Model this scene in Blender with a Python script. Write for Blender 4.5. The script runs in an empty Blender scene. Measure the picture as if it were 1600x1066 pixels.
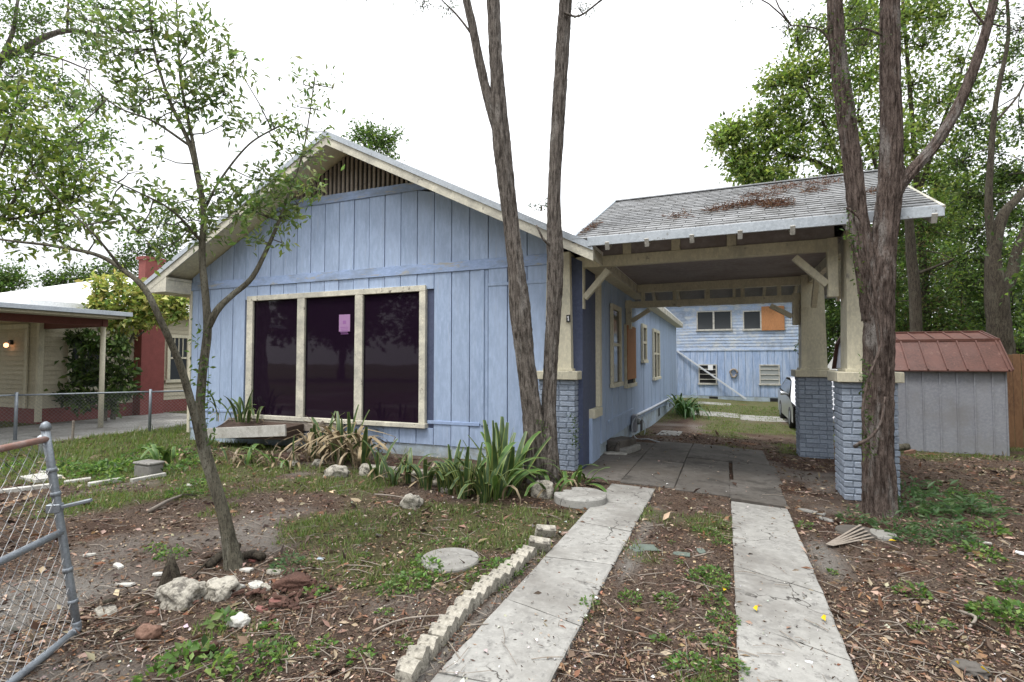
import bpy, math, random
import numpy as np
from mathutils import Vector, Matrix
R_ = math.radians
rng = np.random.default_rng(7)
random.seed(7)
sc = bpy.context.scene
col = sc.collection
# ------------------------------------------------------------------ camera
F_PX, CX, CY, CAM_H = 810.0, 800.0, 533.0, 1.6
YAW, PITCH = R_(22.35), math.atan(30 / 810.0)
cam = bpy.data.objects.new('camera', bpy.data.cameras.new('camera'))
col.objects.link(cam)
cam.location = (0, 0, CAM_H)
cam.rotation_euler = (math.pi / 2 + PITCH, 0, YAW)
cam.data.sensor_width = 36.0
cam.data.lens = F_PX / 1600 * 36.0
cam.data.clip_start, cam.data.clip_end = 0.05, 2000
sc.camera = cam
# ------------------------------------------------------------------ world, sun, exposure
SUN_EL, SUN_AZ = R_(66), R_(205)          # azimuth clockwise from +Y: behind the camera, a little to the left
w = bpy.data.worlds.new('World'); sc.world = w; w.use_nodes = True
nt = w.node_tree; nt.nodes.clear()
sky = nt.nodes.new('ShaderNodeTexSky'); sky.sky_type = 'NISHITA'; sky.sun_disc = False
sky.sun_elevation = SUN_EL; sky.sun_rotation = SUN_AZ
sky.air_density = 1.0; sky.dust_density = 4.0
cloud = nt.nodes.new('ShaderNodeMix'); cloud.data_type = 'RGBA'
[q for q in cloud.inputs if q.name == 'Factor' and q.type == 'VALUE'][0].default_value = 0.88        # closed cloud cover over the blue
# an overcast dome: brightest overhead, about half as bright towards the horizon all round
dome = nt.nodes.new('ShaderNodeMix'); dome.data_type = 'RGBA'
wtc = nt.nodes.new('ShaderNodeTexCoord'); wsp = nt.nodes.new('ShaderNodeSeparateXYZ'); wcl = nt.nodes.new('ShaderNodeClamp')
nt.links.new(wtc.outputs['Generated'], wsp.inputs[0]); nt.links.new(wsp.outputs['Z'], wcl.inputs['Value']); nt.links.new(wcl.outputs[0], [q for q in dome.inputs if q.name == 'Factor' and q.type == 'VALUE'][0])
[q for q in dome.inputs if q.name == 'A' and q.type == 'RGBA'][0].default_value = (6.2, 6.3, 6.5, 1)
[q for q in dome.inputs if q.name == 'B' and q.type == 'RGBA'][0].default_value = (14.8, 15.0, 15.4, 1)
nt.links.new([q for q in dome.outputs if q.type == 'RGBA'][0], [q for q in cloud.inputs if q.name == 'B' and q.type == 'RGBA'][0])
bg = nt.nodes.new('ShaderNodeBackground'); bg.inputs['Strength'].default_value = 0.1
wo = nt.nodes.new('ShaderNodeOutputWorld')
nt.links.new(sky.outputs['Color'], [q for q in cloud.inputs if q.name == 'A' and q.type == 'RGBA'][0])
nt.links.new([q for q in cloud.outputs if q.type == 'RGBA'][0], bg.inputs['Color'])
nt.links.new(bg.outputs['Background'], wo.inputs['Surface'])
sd = bpy.data.lights.new('sun', 'SUN'); sd.energy = 1.5; sd.angle = R_(14); sd.color = (1, .97, .92)
sun = bpy.data.objects.new('sun', sd); col.objects.link(sun)
sdir = Vector((math.sin(SUN_AZ) * math.cos(SUN_EL), math.cos(SUN_AZ) * math.cos(SUN_EL), math.sin(SUN_EL)))
sun.rotation_euler = sdir.to_track_quat('Z', 'Y').to_euler()
sc.view_settings.view_transform = 'Standard'; sc.view_settings.look = 'None'
sc.view_settings.exposure = 0.9; sc.view_settings.gamma = 1.0
sc.view_settings.use_curve_mapping = False

# ------------------------------------------------------------------ pixel -> place
cR = np.array([math.cos(YAW), math.sin(YAW), 0]); cF0 = np.array([-math.sin(YAW), math.cos(YAW), 0]); cZ = np.array([0, 0, 1.])
cF = cF0 * math.cos(PITCH) + cZ * math.sin(PITCH); cU = -cF0 * math.sin(PITCH) + cZ * math.cos(PITCH)
cC = np.array([0, 0, CAM_H])
def ray(x, y): return cR * (x - CX) / F_PX + cU * (CY - y) / F_PX + cF
def sst(t): t = np.clip(t, 0, 1); return t * t * (3 - 2 * t)
def gz(x, y):                                     # height of the ground
    x = np.asarray(x, float); y = np.asarray(y, float)
    h = -.08 * sst((x + 1.2) / 2.5) - .25 * sst((y - 8.5) / 8) * sst((x + 6) / 4)
    h = h - .05 * sst((-x - 6) / 4)
    h = h - .02 * sst(1 - np.abs(y - 6.6) / 1.2) * sst((-x - 2.0) / 1.0) * sst((x + 9.6) / 1.0)
    return h
def G(x, y):
    z = 0.0
    for _ in range(4):
        d = ray(x, y); p = cC + d * (z - CAM_H) / d[2]; z = float(gz(p[0], p[1]))
    return np.array([p[0], p[1], z])
def atY(x, y, Y): d = ray(x, y); return cC + d * Y / d[1]
def atX(x, y, X): d = ray(x, y); return cC + d * X / d[0]
def atD(x, y, dep): return cC + ray(x, y) * dep

# ------------------------------------------------------------------ noise
def _h(i, j, k, s):
    n = (i * 374761393 + j * 668265263 + k * 2147483647 + s * 1274126177) & 0xffffffff
    n = ((n ^ (n >> 13)) * 1274126177) & 0xffffffff
    return ((n ^ (n >> 16)) & 0xffff) / 65535.0
def vnoise(x, y, z=0., s=0):
    x, y, z = np.broadcast_arrays(np.asarray(x, float), np.asarray(y, float), np.asarray(z, float))
    i, j, k = np.floor(x).astype(np.int64), np.floor(y).astype(np.int64), np.floor(z).astype(np.int64)
    u, v, t = sst(x - i), sst(y - j), sst(z - k)
    r = 0
    for a in (0, 1):
        for b in (0, 1):
            for c in (0, 1):
                r = r + _h(i + a, j + b, k + c, s) * (u if a else 1 - u) * (v if b else 1 - v) * (t if c else 1 - t)
    return r
def fbm(x, y, z=0., s=0, o=4):
    r, a, t = 0, .5, 0
    for q in range(o):
        r = r + a * vnoise(np.asarray(x) * 2 ** q, np.asarray(y) * 2 ** q, np.asarray(z) * 2 ** q, s + q); t += a; a *= .5
    return r / t

# ------------------------------------------------------------------ object helpers
def T(name, label, cat, loc=(0, 0, 0), group=None, kind=None):
    o = bpy.data.objects.new(name, None); o.empty_display_size = .1; col.objects.link(o)
    o.location = [float(v) for v in loc]
    if kind: o['kind'] = kind
    if label: o['label'] = label
    if cat: o['category'] = cat
    if group: o['group'] = group
    return o
def tag(o, label=None, cat=None, group=None, kind=None):
    for k, v in (('label', label), ('category', cat), ('group', group), ('kind', kind)):
        if v: o[k] = v
    return o
def link(name, me, parent=None, local=False):
    """world-space mesh under an Empty (or under a world-space part)"""
    o = bpy.data.objects.new(name, me); col.objects.link(o)
    if parent is not None:
        o.parent = parent
        if parent.type == 'EMPTY' and not local: o.location = -parent.location
    return o
def mesh(name, V, F, m, parent=None, smooth=False, tint=None, local=False):
    me = bpy.data.meshes.new(name)
    V = np.asarray(V, dtype=np.float32)
    if isinstance(F, np.ndarray) and F.ndim == 2:
        n, k = F.shape
        me.vertices.add(len(V)); me.vertices.foreach_set('co', V.ravel())
        me.loops.add(n * k); me.loops.foreach_set('vertex_index', F.astype(np.int32).ravel())
        me.polygons.add(n); me.polygons.foreach_set('loop_start', np.arange(0, n * k, k, dtype=np.int32))
        me.update(calc_edges=True)
    else:
        me.from_pydata(V.tolist(), [], F); me.update()
    me.materials.append(m)
    if smooth: me.polygons.foreach_set('use_smooth', np.ones(len(me.polygons), bool))
    if tint is not None:
        ca = me.color_attributes.new('tint', 'FLOAT_COLOR', 'POINT')
        t = np.ones((len(V), 4), np.float32); t[:, :3] = tint
        ca.data.foreach_set('color', t.ravel())
    return link(name, me, parent, local)
class MB:
    """collects shapes into one mesh"""
    def __init__(s): s.V = []; s.F = []
    def add(s, V, F):
        b = len(s.V); s.V += [tuple(map(float, v)) for v in V]; s.F += [tuple(b + i for i in f) for f in F]; return s
    def box(s, x0, x1, y0, y1, z0, z1, c=0.004):
        c = min(c, abs(x1 - x0) / 3, abs(y1 - y0) / 3, abs(z1 - z0) / 3)
        V, F = cbox(x0, x1, y0, y1, z0, z1, c); return s.add(V, F)
    def bar(s, p, q, wd, ht, up=(0, 0, 1), c=0.004):
        V, F = obar(p, q, wd, ht, up, c); return s.add(V, F)
    def tube(s, pts, rad, n=8):
        V, F = tubeVF(pts, rad, n); return s.add(V, F)
    def prism(s, poly, y0, y1):
        n = len(poly); V = [(x, y0, z) for x, z in poly] + [(x, y1, z) for x, z in poly]
        F = [tuple(range(n)), tuple(range(2 * n - 1, n - 1, -1))] + [((i + 1) % n, i, n + i, n + (i + 1) % n) for i in range(n)]
        return s.add(V, F)
    def build(s, name, m, parent=None, smooth=False, local=False):
        return mesh(name, s.V, s.F, m, parent, smooth, None, local)
def cbox(x0, x1, y0, y1, z0, z1, c):
    V = []; idx = {}
    X, Y, Z = (x0, x1), (y0, y1), (z0, z1)
    sg = (1, -1)
    for a in (0, 1):
        for b in (0, 1):
            for d in (0, 1):
                for ax in range(3):
                    p = [X[a] + sg[a] * c, Y[b] + sg[b] * c, Z[d] + sg[d] * c]
                    p[ax] = (X[a], Y[b], Z[d])[ax]
                    idx[(a, b, d, ax)] = len(V); V.append(tuple(p))
    F = []
    def q(*k): F.append(tuple(idx[i] for i in k))
    for s in (0, 1):
        q((s, 0, 0, 0), (s, 1, 0, 0), (s, 1, 1, 0), (s, 0, 1, 0)) if s else q((s, 0, 0, 0), (s, 0, 1, 0), (s, 1, 1, 0), (s, 1, 0, 0))
        q((0, s, 0, 1), (0, s, 1, 1), (1, s, 1, 1), (1, s, 0, 1)) if s else q((0, s, 0, 1), (1, s, 0, 1), (1, s, 1, 1), (0, s, 1, 1))
        q((0, 0, s, 2), (1, 0, s, 2), (1, 1, s, 2), (0, 1, s, 2)) if s else q((0, 0, s, 2), (0, 1, s, 2), (1, 1, s, 2), (1, 0, s, 2))
    for a in (0, 1):
        for b in (0, 1):
            q((a, b, 0, 0), (a, b, 1, 0), (a, b, 1, 1), (a, b, 0, 1)) if a == b else q((a, b, 0, 1), (a, b, 1, 1), (a, b, 1, 0), (a, b, 0, 0))
            q((a, 0, b, 0), (a, 0, b, 2), (a, 1, b, 2), (a, 1, b, 0)) if a == b else q((a, 1, b, 0), (a, 1, b, 2), (a, 0, b, 2), (a, 0, b, 0))
            q((0, a, b, 1), (1, a, b, 1), (1, a, b, 2), (0, a, b, 2)) if a != b else q((0, a, b, 2), (1, a, b, 2), (1, a, b, 1), (0, a, b, 1))
    for a in (0, 1):
        for b in (0, 1):
            for d in (0, 1):
                k = [(a, b, d, 0), (a, b, d, 1), (a, b, d, 2)]
                q(*(k if (a + b + d) % 2 else k[::-1]))
    return V, F
def obar(p, q, wd, ht, up=(0, 0, 1), c=.004):
    p, q = np.array(p, float), np.array(q, float); d = q - p; L = np.linalg.norm(d); d /= L
    u = np.array(up, float); s = np.cross(d, u); s /= np.linalg.norm(s); u = np.cross(s, d)
    V, F = cbox(-wd / 2, wd / 2, 0, L, -ht / 2, ht / 2, min(c, wd / 3, ht / 3))
    V = [p + s * v[0] + d * v[1] + u * v[2] for v in V]
    return V, F
def catmull(pts, step):
    P = np.array(pts, float)
    if len(P) < 3:
        n = max(2, int(np.linalg.norm(P[-1, :3] - P[0, :3]) / step)); t = np.linspace(0, 1, n)[:, None]; return P[0] * (1 - t) + P[-1] * t
    Q = np.vstack([2 * P[0] - P[1], P, 2 * P[-1] - P[-2]]); out = []
    for i in range(1, len(Q) - 2):
        n = max(1, int(np.linalg.norm(Q[i + 1, :3] - Q[i, :3]) / step))
        for t in np.arange(n) / n:
            a, b, c, d = Q[i - 1], Q[i], Q[i + 1], Q[i + 2]
            out.append(.5 * (2 * b + (c - a) * t + (2 * a - 5 * b + 4 * c - d) * t * t + (3 * b - a - 3 * c + d) * t ** 3))
    out.append(P[-1]); return np.array(out)
def frames(P):
    P = np.asarray(P, float); d = np.gradient(P, axis=0); d /= np.linalg.norm(d, axis=1)[:, None] + 1e-9
    ref = np.array([1., 0, 0]) if abs(d[0][0]) < .8 else np.array([0, 1., 0])
    A = []; 
    for k in d:
        a = ref - k * (ref @ k); a /= np.linalg.norm(a) + 1e-9; ref = a; A.append(a)
    A = np.array(A); return d, A, np.cross(d, A)
def tubeVF(pts, rad, n=8, ridge=0., ks=9, seed=0, cap=True):
    P = np.asarray(pts, float)[:, :3]; m = len(P); r = np.broadcast_to(np.asarray(rad, float), (m,))
    d, A, B = frames(P); th = np.arange(n) * 2 * math.pi / n
    rr = np.repeat(r[:, None], n, 1)
    if ridge:
        s = np.concatenate([[0], np.cumsum(np.linalg.norm(np.diff(P, axis=0), axis=1))])
        ct, st = np.cos(th) * ks / 3.2, np.sin(th) * ks / 3.2
        nz = fbm(ct[None] + seed, st[None] + 3, (s * 4.0)[:, None], seed, 3)
        lo = vnoise(ct[None] * .35 + seed, st[None] * .35, (s * 1.1)[:, None], seed + 9)
        rr = rr * (1 + ridge * (1.0 - np.abs(nz - .5) * 9).clip(-1.6, 1) * .6 + ridge * 1.3 * (lo - .5))
    V = P[:, None] + rr[..., None] * (np.cos(th)[None, :, None] * A[:, None] + np.sin(th)[None, :, None] * B[:, None])
    V = V.reshape(-1, 3)
    i = np.arange(m - 1)[:, None] * n; j = np.arange(n)[None]; j2 = (j + 1) % n
    F = np.stack([i + j, i + j2, i + n + j2, i + n + j], -1).reshape(-1, 4).tolist()
    if cap: F += [tuple(range(n))[::-1], tuple(range((m - 1) * n, m * n))]
    return V, F

# ------------------------------------------------------------------ materials
def newmat(name):
    m = bpy.data.materials.new(name); m.use_nodes = True
    t = m.node_tree; b = t.nodes['Principled BSDF']; return m, t, b
def N(t, typ, **kw):
    n = t.nodes.new(typ)
    for k, v in kw.items():
        if k in n.inputs: n.inputs[k].default_value = v
        else: setattr(n, k, v)
    return n
def mixc(t, fac, a, b, bt='MIX'):
    n = t.nodes.new('ShaderNodeMix'); n.data_type = 'RGBA'; n.blend_type = bt
    for i, v in (('Factor', fac), ('A', a), ('B', b)):
        s = n.inputs[i] if i == 'Factor' else [q for q in n.inputs if q.name == i and q.type == 'RGBA'][0]
        if hasattr(v, 'links'): t.links.new(v, s)
        else: s.default_value = v if i == 'Factor' else (*v, 1) if len(v) == 3 else v
    return [q for q in n.outputs if q.type == 'RGBA'][0]
def ramp(t, src, lo, hi):
    r = t.nodes.new('ShaderNodeMapRange'); r.inputs['From Min'].default_value = lo; r.inputs['From Max'].default_value = hi
    t.links.new(src, r.inputs['Value']); return r.outputs['Result']
def mul(t, a, b, op='MULTIPLY'):
    n = t.nodes.new('ShaderNodeMath'); n.operation = op
    for i, v in enumerate((a, b)):
        if hasattr(v, 'links'): t.links.new(v, n.inputs[i])
        else: n.inputs[i].default_value = v
    return n.outputs[0]
def noise(t, scale, stretch=(1, 1, 1), detail=5, rough=.6, off=0):
    tc = t.nodes.new('ShaderNodeTexCoord'); mp = t.nodes.new('ShaderNodeMapping')
    mp.inputs['Scale'].default_value = stretch; mp.inputs['Location'].default_value = (off, off * .7, off * .3)
    n = N(t, 'ShaderNodeTexNoise', Scale=scale, Detail=detail, Roughness=rough)
    t.links.new(tc.outputs['Object'], mp.inputs['Vector']); t.links.new(mp.outputs['Vector'], n.inputs['Vector'])
    return n.outputs['Fac']
def bumpy(t, b, h, strength, dist):
    n = N(t, 'ShaderNodeBump', Strength=strength, Distance=dist); t.links.new(h, n.inputs['Height']); t.links.new(n.outputs['Normal'], b.inputs['Normal'])
def paint(name, c, c2=None, rough=.6, scale=6, stretch=(1, 1, 1), wear=None, wlo=.62, whi=.7, wscale=9, wstretch=(1, 1, 1), rand=.08, bump=.25, bdist=.004, grime=None, glo=.55, ghi=.8, metallic=0., spec=.3):
    """colour with soft mottling, flaked patches (wear) and dirt (grime); each object a little different"""
    m, t, b = newmat(name)
    c2 = c2 or tuple(v * .8 for v in c)
    n1 = noise(t, scale, stretch)
    out = mixc(t, ramp(t, n1, .36, .62), c, c2)
    fine = noise(t, scale * 7, stretch, 4, .7, 3)
    out = mixc(t, ramp(t, fine, .42, .66), out, tuple(min(1, v * 1.14) for v in c))
    if grime:
        out = mixc(t, mul(t, ramp(t, noise(t, scale * .6, stretch, 6, .7, 11), glo - .06, ghi - .14), .8), out, grime)
    if wear:
        out = mixc(t, ramp(t, noise(t, wscale, wstretch, 8, .72, 5), wlo - .045, whi - .055), out, wear)
    if rand:
        oi = t.nodes.new('ShaderNodeObjectInfo')
        hsv = t.nodes.new('ShaderNodeHueSaturation')
        t.links.new(mul(t, mul(t, oi.outputs['Random'], rand * 2), 1 - rand, 'ADD'), hsv.inputs['Value'])
        t.links.new(out, hsv.inputs['Color']); out = hsv.outputs['Color']
    t.links.new(out, b.inputs['Base Color'])
    b.inputs['Roughness'].default_value = rough; b.inputs['Metallic'].default_value = metallic
    b.inputs['Specular IOR Level'].default_value = spec
    if bump: bumpy(t, b, fine, bump, bdist)
    return m
def plain(name, c, rough=.5, metallic=0., emit=0., spec=.5):
    m, t, b = newmat(name); b.inputs['Base Color'].default_value = (*c, 1); b.inputs['Roughness'].default_value = rough
    b.inputs['Metallic'].default_value = metallic; b.inputs['Specular IOR Level'].default_value = spec
    if emit: b.inputs['Emission Color'].default_value = (*c, 1); b.inputs['Emission Strength'].default_value = emit
    return m
def leafmat(name, trans=.45, rough=.45, gain=1.6):
    m, t, b = newmat(name)
    a = t.nodes.new('ShaderNodeAttribute'); a.attribute_name = 'tint'
    t.links.new(a.outputs['Color'], b.inputs['Base Color']); b.inputs['Roughness'].default_value = rough
    b.inputs['Specular IOR Level'].default_value = .35
    tr = t.nodes.new('ShaderNodeBsdfTranslucent')
    hs = N(t, 'ShaderNodeHueSaturation', Saturation=1.1, Value=gain, Hue=.49); t.links.new(a.outputs['Color'], hs.inputs['Color']); t.links.new(hs.outputs['Color'], tr.inputs['Color'])
    mx = t.nodes.new('ShaderNodeMixShader'); mx.inputs[0].default_value = trans
    t.links.new(b.outputs[0], mx.inputs[1]); t.links.new(tr.outputs[0], mx.inputs[2])
    t.links.new(mx.outputs[0], t.nodes['Material Output'].inputs['Surface']); return m
def tintmat(name, rough=.9, spec=.15):
    m, t, b = newmat(name); a = t.nodes.new('ShaderNodeAttribute'); a.attribute_name = 'tint'
    t.links.new(a.outputs['Color'], b.inputs['Base Color']); b.inputs['Roughness'].default_value = rough; b.inputs['Specular IOR Level'].default_value = spec
    return m
def barkmat(name, c, c2, c3):
    m, t, b = newmat(name)
    n1 = noise(t, 11, (3.2, 3.2, .55), 8, .75); n2 = noise(t, 3.2, (1.6, 1.6, .5), 6, .7, 4); n3 = noise(t, 45, (2.2, 2.2, .9), 5, .75, 2)
    out = mixc(t, ramp(t, n1, .42, .56), c2, c); out = mixc(t, ramp(t, n2, .52, .62), out, c3); out = mixc(t, ramp(t, n3, .52, .62), out, tuple(v * .35 for v in c)); out = mixc(t, ramp(t, n1, .36, .44), tuple(v * .6 for v in c2), out)
    t.links.new(out, b.inputs['Base Color']); b.inputs['Roughness'].default_value = .95; b.inputs['Specular IOR Level'].default_value = .1
    bumpy(t, b, mul(t, n1, mul(t, n3, .5), 'ADD'), 1.0, .035); return m
M = {}
BLUE = (.335, .42, .575)
M['blue'] = paint('blue_painted_board', BLUE, (.30, .385, .54), .62, 3, (1, 1, .25), wear=(.39, .45, .55), wlo=.62, whi=.84, wscale=7, wstretch=(2.5, 2.5, .22), rand=.05, grime=(.20, .25, .36), glo=.6, ghi=.95)
M['blue_band'] = paint('blue_trim_worn', (.30, .39, .58), (.26, .35, .54), .65, 4, (.4, 1, 1), wear=(.36, .36, .34), wlo=.6, whi=.68, wscale=5, wstretch=(.5, 2, 3), rand=.05, grime=(.2, .24, .3))
M['blue_skirt'] = paint('pale_blue_foundation', (.38, .46, .55), (.33, .41, .5), .8, 3, (1, 1, 1), wear=(.42, .43, .40), wlo=.62, whi=.72, rand=.03, grime=(.22, .23, .2), glo=.5, ghi=.8)
M['blue_dark'] = paint('shade_dark_blue', (.075, .09, .15), (.06, .075, .13), .6, 3, rand=.03)  # blue with shade in its colour: inset porch wall, cores behind the board joints
M['cream'] = paint('cream_trim', (.60, .56, .43), (.52, .49, .38), .6, 5, (1, 1, .5), wear=(.30, .28, .24), wlo=.66, whi=.74, wscale=6, rand=.05, grime=(.36, .34, .28), glo=.55, ghi=.9)
M['cream_worn'] = paint('cream_trim_flaking', (.66, .63, .52), (.54, .51, .42), .65, 5, wear=(.20, .18, .155), wlo=.655, whi=.70, wscale=7, rand=.05, grime=(.34, .33, .29), glo=.45, ghi=.8)
M['soffit'] = paint('cream_soffit', (.62, .57, .42), (.55, .50, .37), .7, 2, rand=.03)
M['drip'] = paint('white_metal_edge', (.43, .47, .51), (.36, .40, .44), .45, 4, wear=(.2, .2, .19), wlo=.66, whi=.72, wscale=7, rand=.03, bump=.1)
M['mauve'] = paint('grey_mauve_ceiling', (.30, .27, .275), (.25, .225, .23), .75, 2, rand=.05, grime=(.2, .17, .16))
M['mauve_dark'] = M['mauve']
M['brick'] = paint('painted_grey_blue_brick', (.33, .38, .46), (.27, .32, .40), .6, 14, wear=(.46, .5, .55), wlo=.62, whi=.75, wscale=20, rand=.10, bump=.9, bdist=.008, grime=(.19, .22, .27), glo=.55, ghi=.85)
M['mortar'] = paint('painted_mortar', (.24, .285, .35), None, .85, 20, rand=0, bump=.6)
M['shingle'] = paint('grey_asphalt_shingle', (.28, .285, .29), (.225, .23, .235), .9, 8, rand=.14, bump=.8, bdist=.004, grime=(.13, .13, .125), glo=.5, ghi=.8)
M['shingle_sheet'] = paint('grey_asphalt_roofing', (.34, .35, .36), (.27, .28, .29), .9, 8, rand=0, bump=.6)
M['white_roof'] = paint('white_coated_roof', (.82, .82, .81), (.76, .76, .75), .5, 3, rand=.02, bump=.1)
def glassmat(name, c, rough=.03):
    m, t, b = newmat(name); b.inputs['Base Color'].default_value = (*c, 1); b.inputs['Roughness'].default_value = rough; b.inputs['Specular IOR Level'].default_value = .26
    bumpy(t, b, noise(t, 1.5, (1, 1, 1), 2), .06, .02)
    return m
M['glass'] = glassmat('tinted_purple_glass', (.012, .006, .014))
M['glass_grey'] = glassmat('dusty_window_glass', (.05, .055, .06), .08)
M['glass_pale'] = glassmat('pale_window_glass', (.30, .32, .32), .15)
M['dark'] = plain('dark_void', (.012, .012, .014), .9)
M['ply'] = paint('weathered_plywood', (.40, .19, .085), (.33, .155, .07), .8, 4, (1, 1, .3), rand=.05, bump=.3)
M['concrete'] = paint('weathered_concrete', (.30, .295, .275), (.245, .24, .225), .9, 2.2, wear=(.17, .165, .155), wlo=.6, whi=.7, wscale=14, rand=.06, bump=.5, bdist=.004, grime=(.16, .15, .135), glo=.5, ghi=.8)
M['concrete_dark'] = paint('damp_shaded_concrete', (.125, .115, .105), (.095, .088, .078), .9, 2.0, wear=(.055, .05, .044), wlo=.56, whi=.7, wscale=3, rand=.08, bump=.5, grime=(.07, .06, .05), glo=.45, ghi=.8)  # damp tone, darkened further to put the carport's shade into its floor
M['stone'] = paint('pale_limestone', (.40, .375, .32), (.22, .205, .17), .95, 7, wear=(.12, .11, .095), wlo=.55, whi=.66, wscale=16, rand=.12, bump=1., bdist=.012)
M['white'] = paint('white_paint_scrap', (.50, .49, .455), (.38, .37, .335), .7, 8, rand=.06, grime=(.28, .265, .23))
M['galv'] = paint('galvanised_pipe', (.25, .275, .30), (.19, .21, .235), .5, 10, rand=.04, metallic=.55, bump=.15, wear=(.30, .26, .22), wlo=.66, whi=.74, wscale=9)
M['wire'] = plain('galvanised_wire', (.26, .265, .27), .55, .3)
M['rustpipe'] = paint('rusty_pipe', (.26, .15, .12), (.34, .26, .24), .7, 14, rand=0, metallic=.3)
M['bark'] = barkmat('grey_cedar_bark', (.25, .22, .195), (.085, .072, .062), (.33, .305, .28))
M['bark_brown'] = barkmat('brown_cedar_bark', (.21, .165, .143), (.075, .055, .047), (.31, .285, .265))
M['bark_young'] = barkmat('grey_green_bark', (.20, .185, .14), (.12, .11, .085), (.26, .25, .20))
M['bark_dark'] = barkmat('dark_bark', (.10, .085, .065), (.05, .042, .034), (.13, .12, .09))
M['leaf'] = leafmat('leaf')
M['leaf_thick'] = leafmat('leaf_thick', .25, .5, 1.3)
M['leaf_snake'] = leafmat('strap_leaf', .15, .42, 1.2)
M['dry'] = tintmat('dry_plant_matter')
M['metal_grey'] = paint('grey_sheet_metal', (.29, .30, .335), (.25, .26, .295), .55, 3, rand=.04, bump=.1, wear=(.2, .19, .19), wlo=.70, whi=.76, wscale=12, grime=(.25, .25, .26))
M['metal_rust'] = paint('rusty_red_roof_metal', (.125, .056, .044), (.085, .04, .032), .45, 4, rand=.10, bump=.15, grime=(.12, .06, .05), wear=(.20, .11, .09), wlo=.62, whi=.75)
M['tan'] = paint('tan_clapboard', (.50, .46, .35), (.44, .40, .30), .7, 3, rand=.05)
M['red'] = paint('red_painted_brick', (.21, .062, .055), (.16, .048, .043), .75, 6, rand=.06, bump=.5)
M['rust_brown'] = paint('dark_red_beam', (.16, .06, .05), None, .7, 5, rand=.05)
M['wood_grey'] = paint('rotten_grey_wood', (.27, .235, .20), (.19, .16, .13), .9, 5, (.4, 1, 1), rand=.1, bump=.8)
M['wood_red'] = paint('rotten_red_wood', (.105, .056, .042), (.055, .03, .023), .9, 9, rand=.15, bump=1.0, bdist=.01)
M['wood_fence'] = paint('brown_fence_board', (.20, .11, .06), (.13, .07, .04), .85, 4, (1, 1, .3), rand=.15)
M['terracotta'] = paint('terracotta', (.22, .13, .095), (.15, .085, .06), .8, 8, rand=.1)
M['silver'] = plain('silver_car_paint', (.52, .53, .55), .28, .55)
M['carglass'] = glassmat('car_glass', (.10, .11, .12), .05)
M['tyre'] = plain('tyre_rubber', (.02, .02, .02), .85)
M['black'] = plain('black_plastic', (.015, .015, .015), .5)
M['lens'] = plain('headlamp_lens', (.10, .10, .11), .1, .2)
M['pvc'] = paint('white_pipe', (.55, .58, .62), (.46, .49, .53), .5, 5, rand=.03)
M['pink'] = plain('pink_notice_paper', (.34, .19, .36), .7)
M['pinkink'] = plain('notice_ink', (.27, .11, .31), .7)
M['paper'] = plain('white_paper', (.75, .76, .78), .7)
M['lamp'] = plain('lit_bulb', (1.0, .42, .20), .4, 0, 2.2)
M['blue_far'] = paint('bright_blue_siding', (.10, .24, .42), None, .6, 3, rand=.03)
M['asphalt'] = paint('asphalt', (.055, .055, .057), (.045, .045, .046), .9, 3, rand=0, bump=.5)
M['mulch'] = paint('dark_soil', (.075, .052, .04), (.045, .03, .024), .95, 20, rand=0, bump=.9)
M['slate'] = paint('faded_green_shingle', (.13, .16, .135), (.10, .12, .105), .9, 12, rand=.1, bump=.5)
M['brickred'] = paint('faded_brick', (.21, .095, .08), (.15, .065, .055), .85, 10, rand=.1, bump=.6)
def add_cracks(m, scale, wid):
    t = m.node_tree; b = t.nodes['Principled BSDF']; src = b.inputs['Base Color'].links[0].from_socket
    tc = t.nodes.new('ShaderNodeTexCoord'); nz = N(t, 'ShaderNodeTexNoise', Scale=5.0, Detail=5.0)
    t.links.new(tc.outputs['Object'], nz.inputs['Vector'])
    mx = t.nodes.new('ShaderNodeVectorMath'); mx.operation = 'SCALE'; mx.inputs['Scale'].default_value = .28; t.links.new(nz.outputs['Color'], mx.inputs[0])
    ad = t.nodes.new('ShaderNodeVectorMath'); ad.operation = 'ADD'; t.links.new(tc.outputs['Object'], ad.inputs[0]); t.links.new(mx.outputs[0], ad.inputs[1])
    v = N(t, 'ShaderNodeTexVoronoi', Scale=scale); v.feature = 'DISTANCE_TO_EDGE'; t.links.new(ad.outputs[0], v.inputs['Vector'])
    gate = ramp(t, noise(t, 1.3, detail=2, off=31), .47, .53)
    f = mul(t, ramp(t, v.outputs['Distance'], wid, wid * .3), gate)
    t.links.new(mixc(t, f, src, (.05, .045, .04)), b.inputs['Base Color'])
add_cracks(M['concrete'], 1.5, .009); add_cracks(M['concrete_dark'], 1.3, .012)
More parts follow.
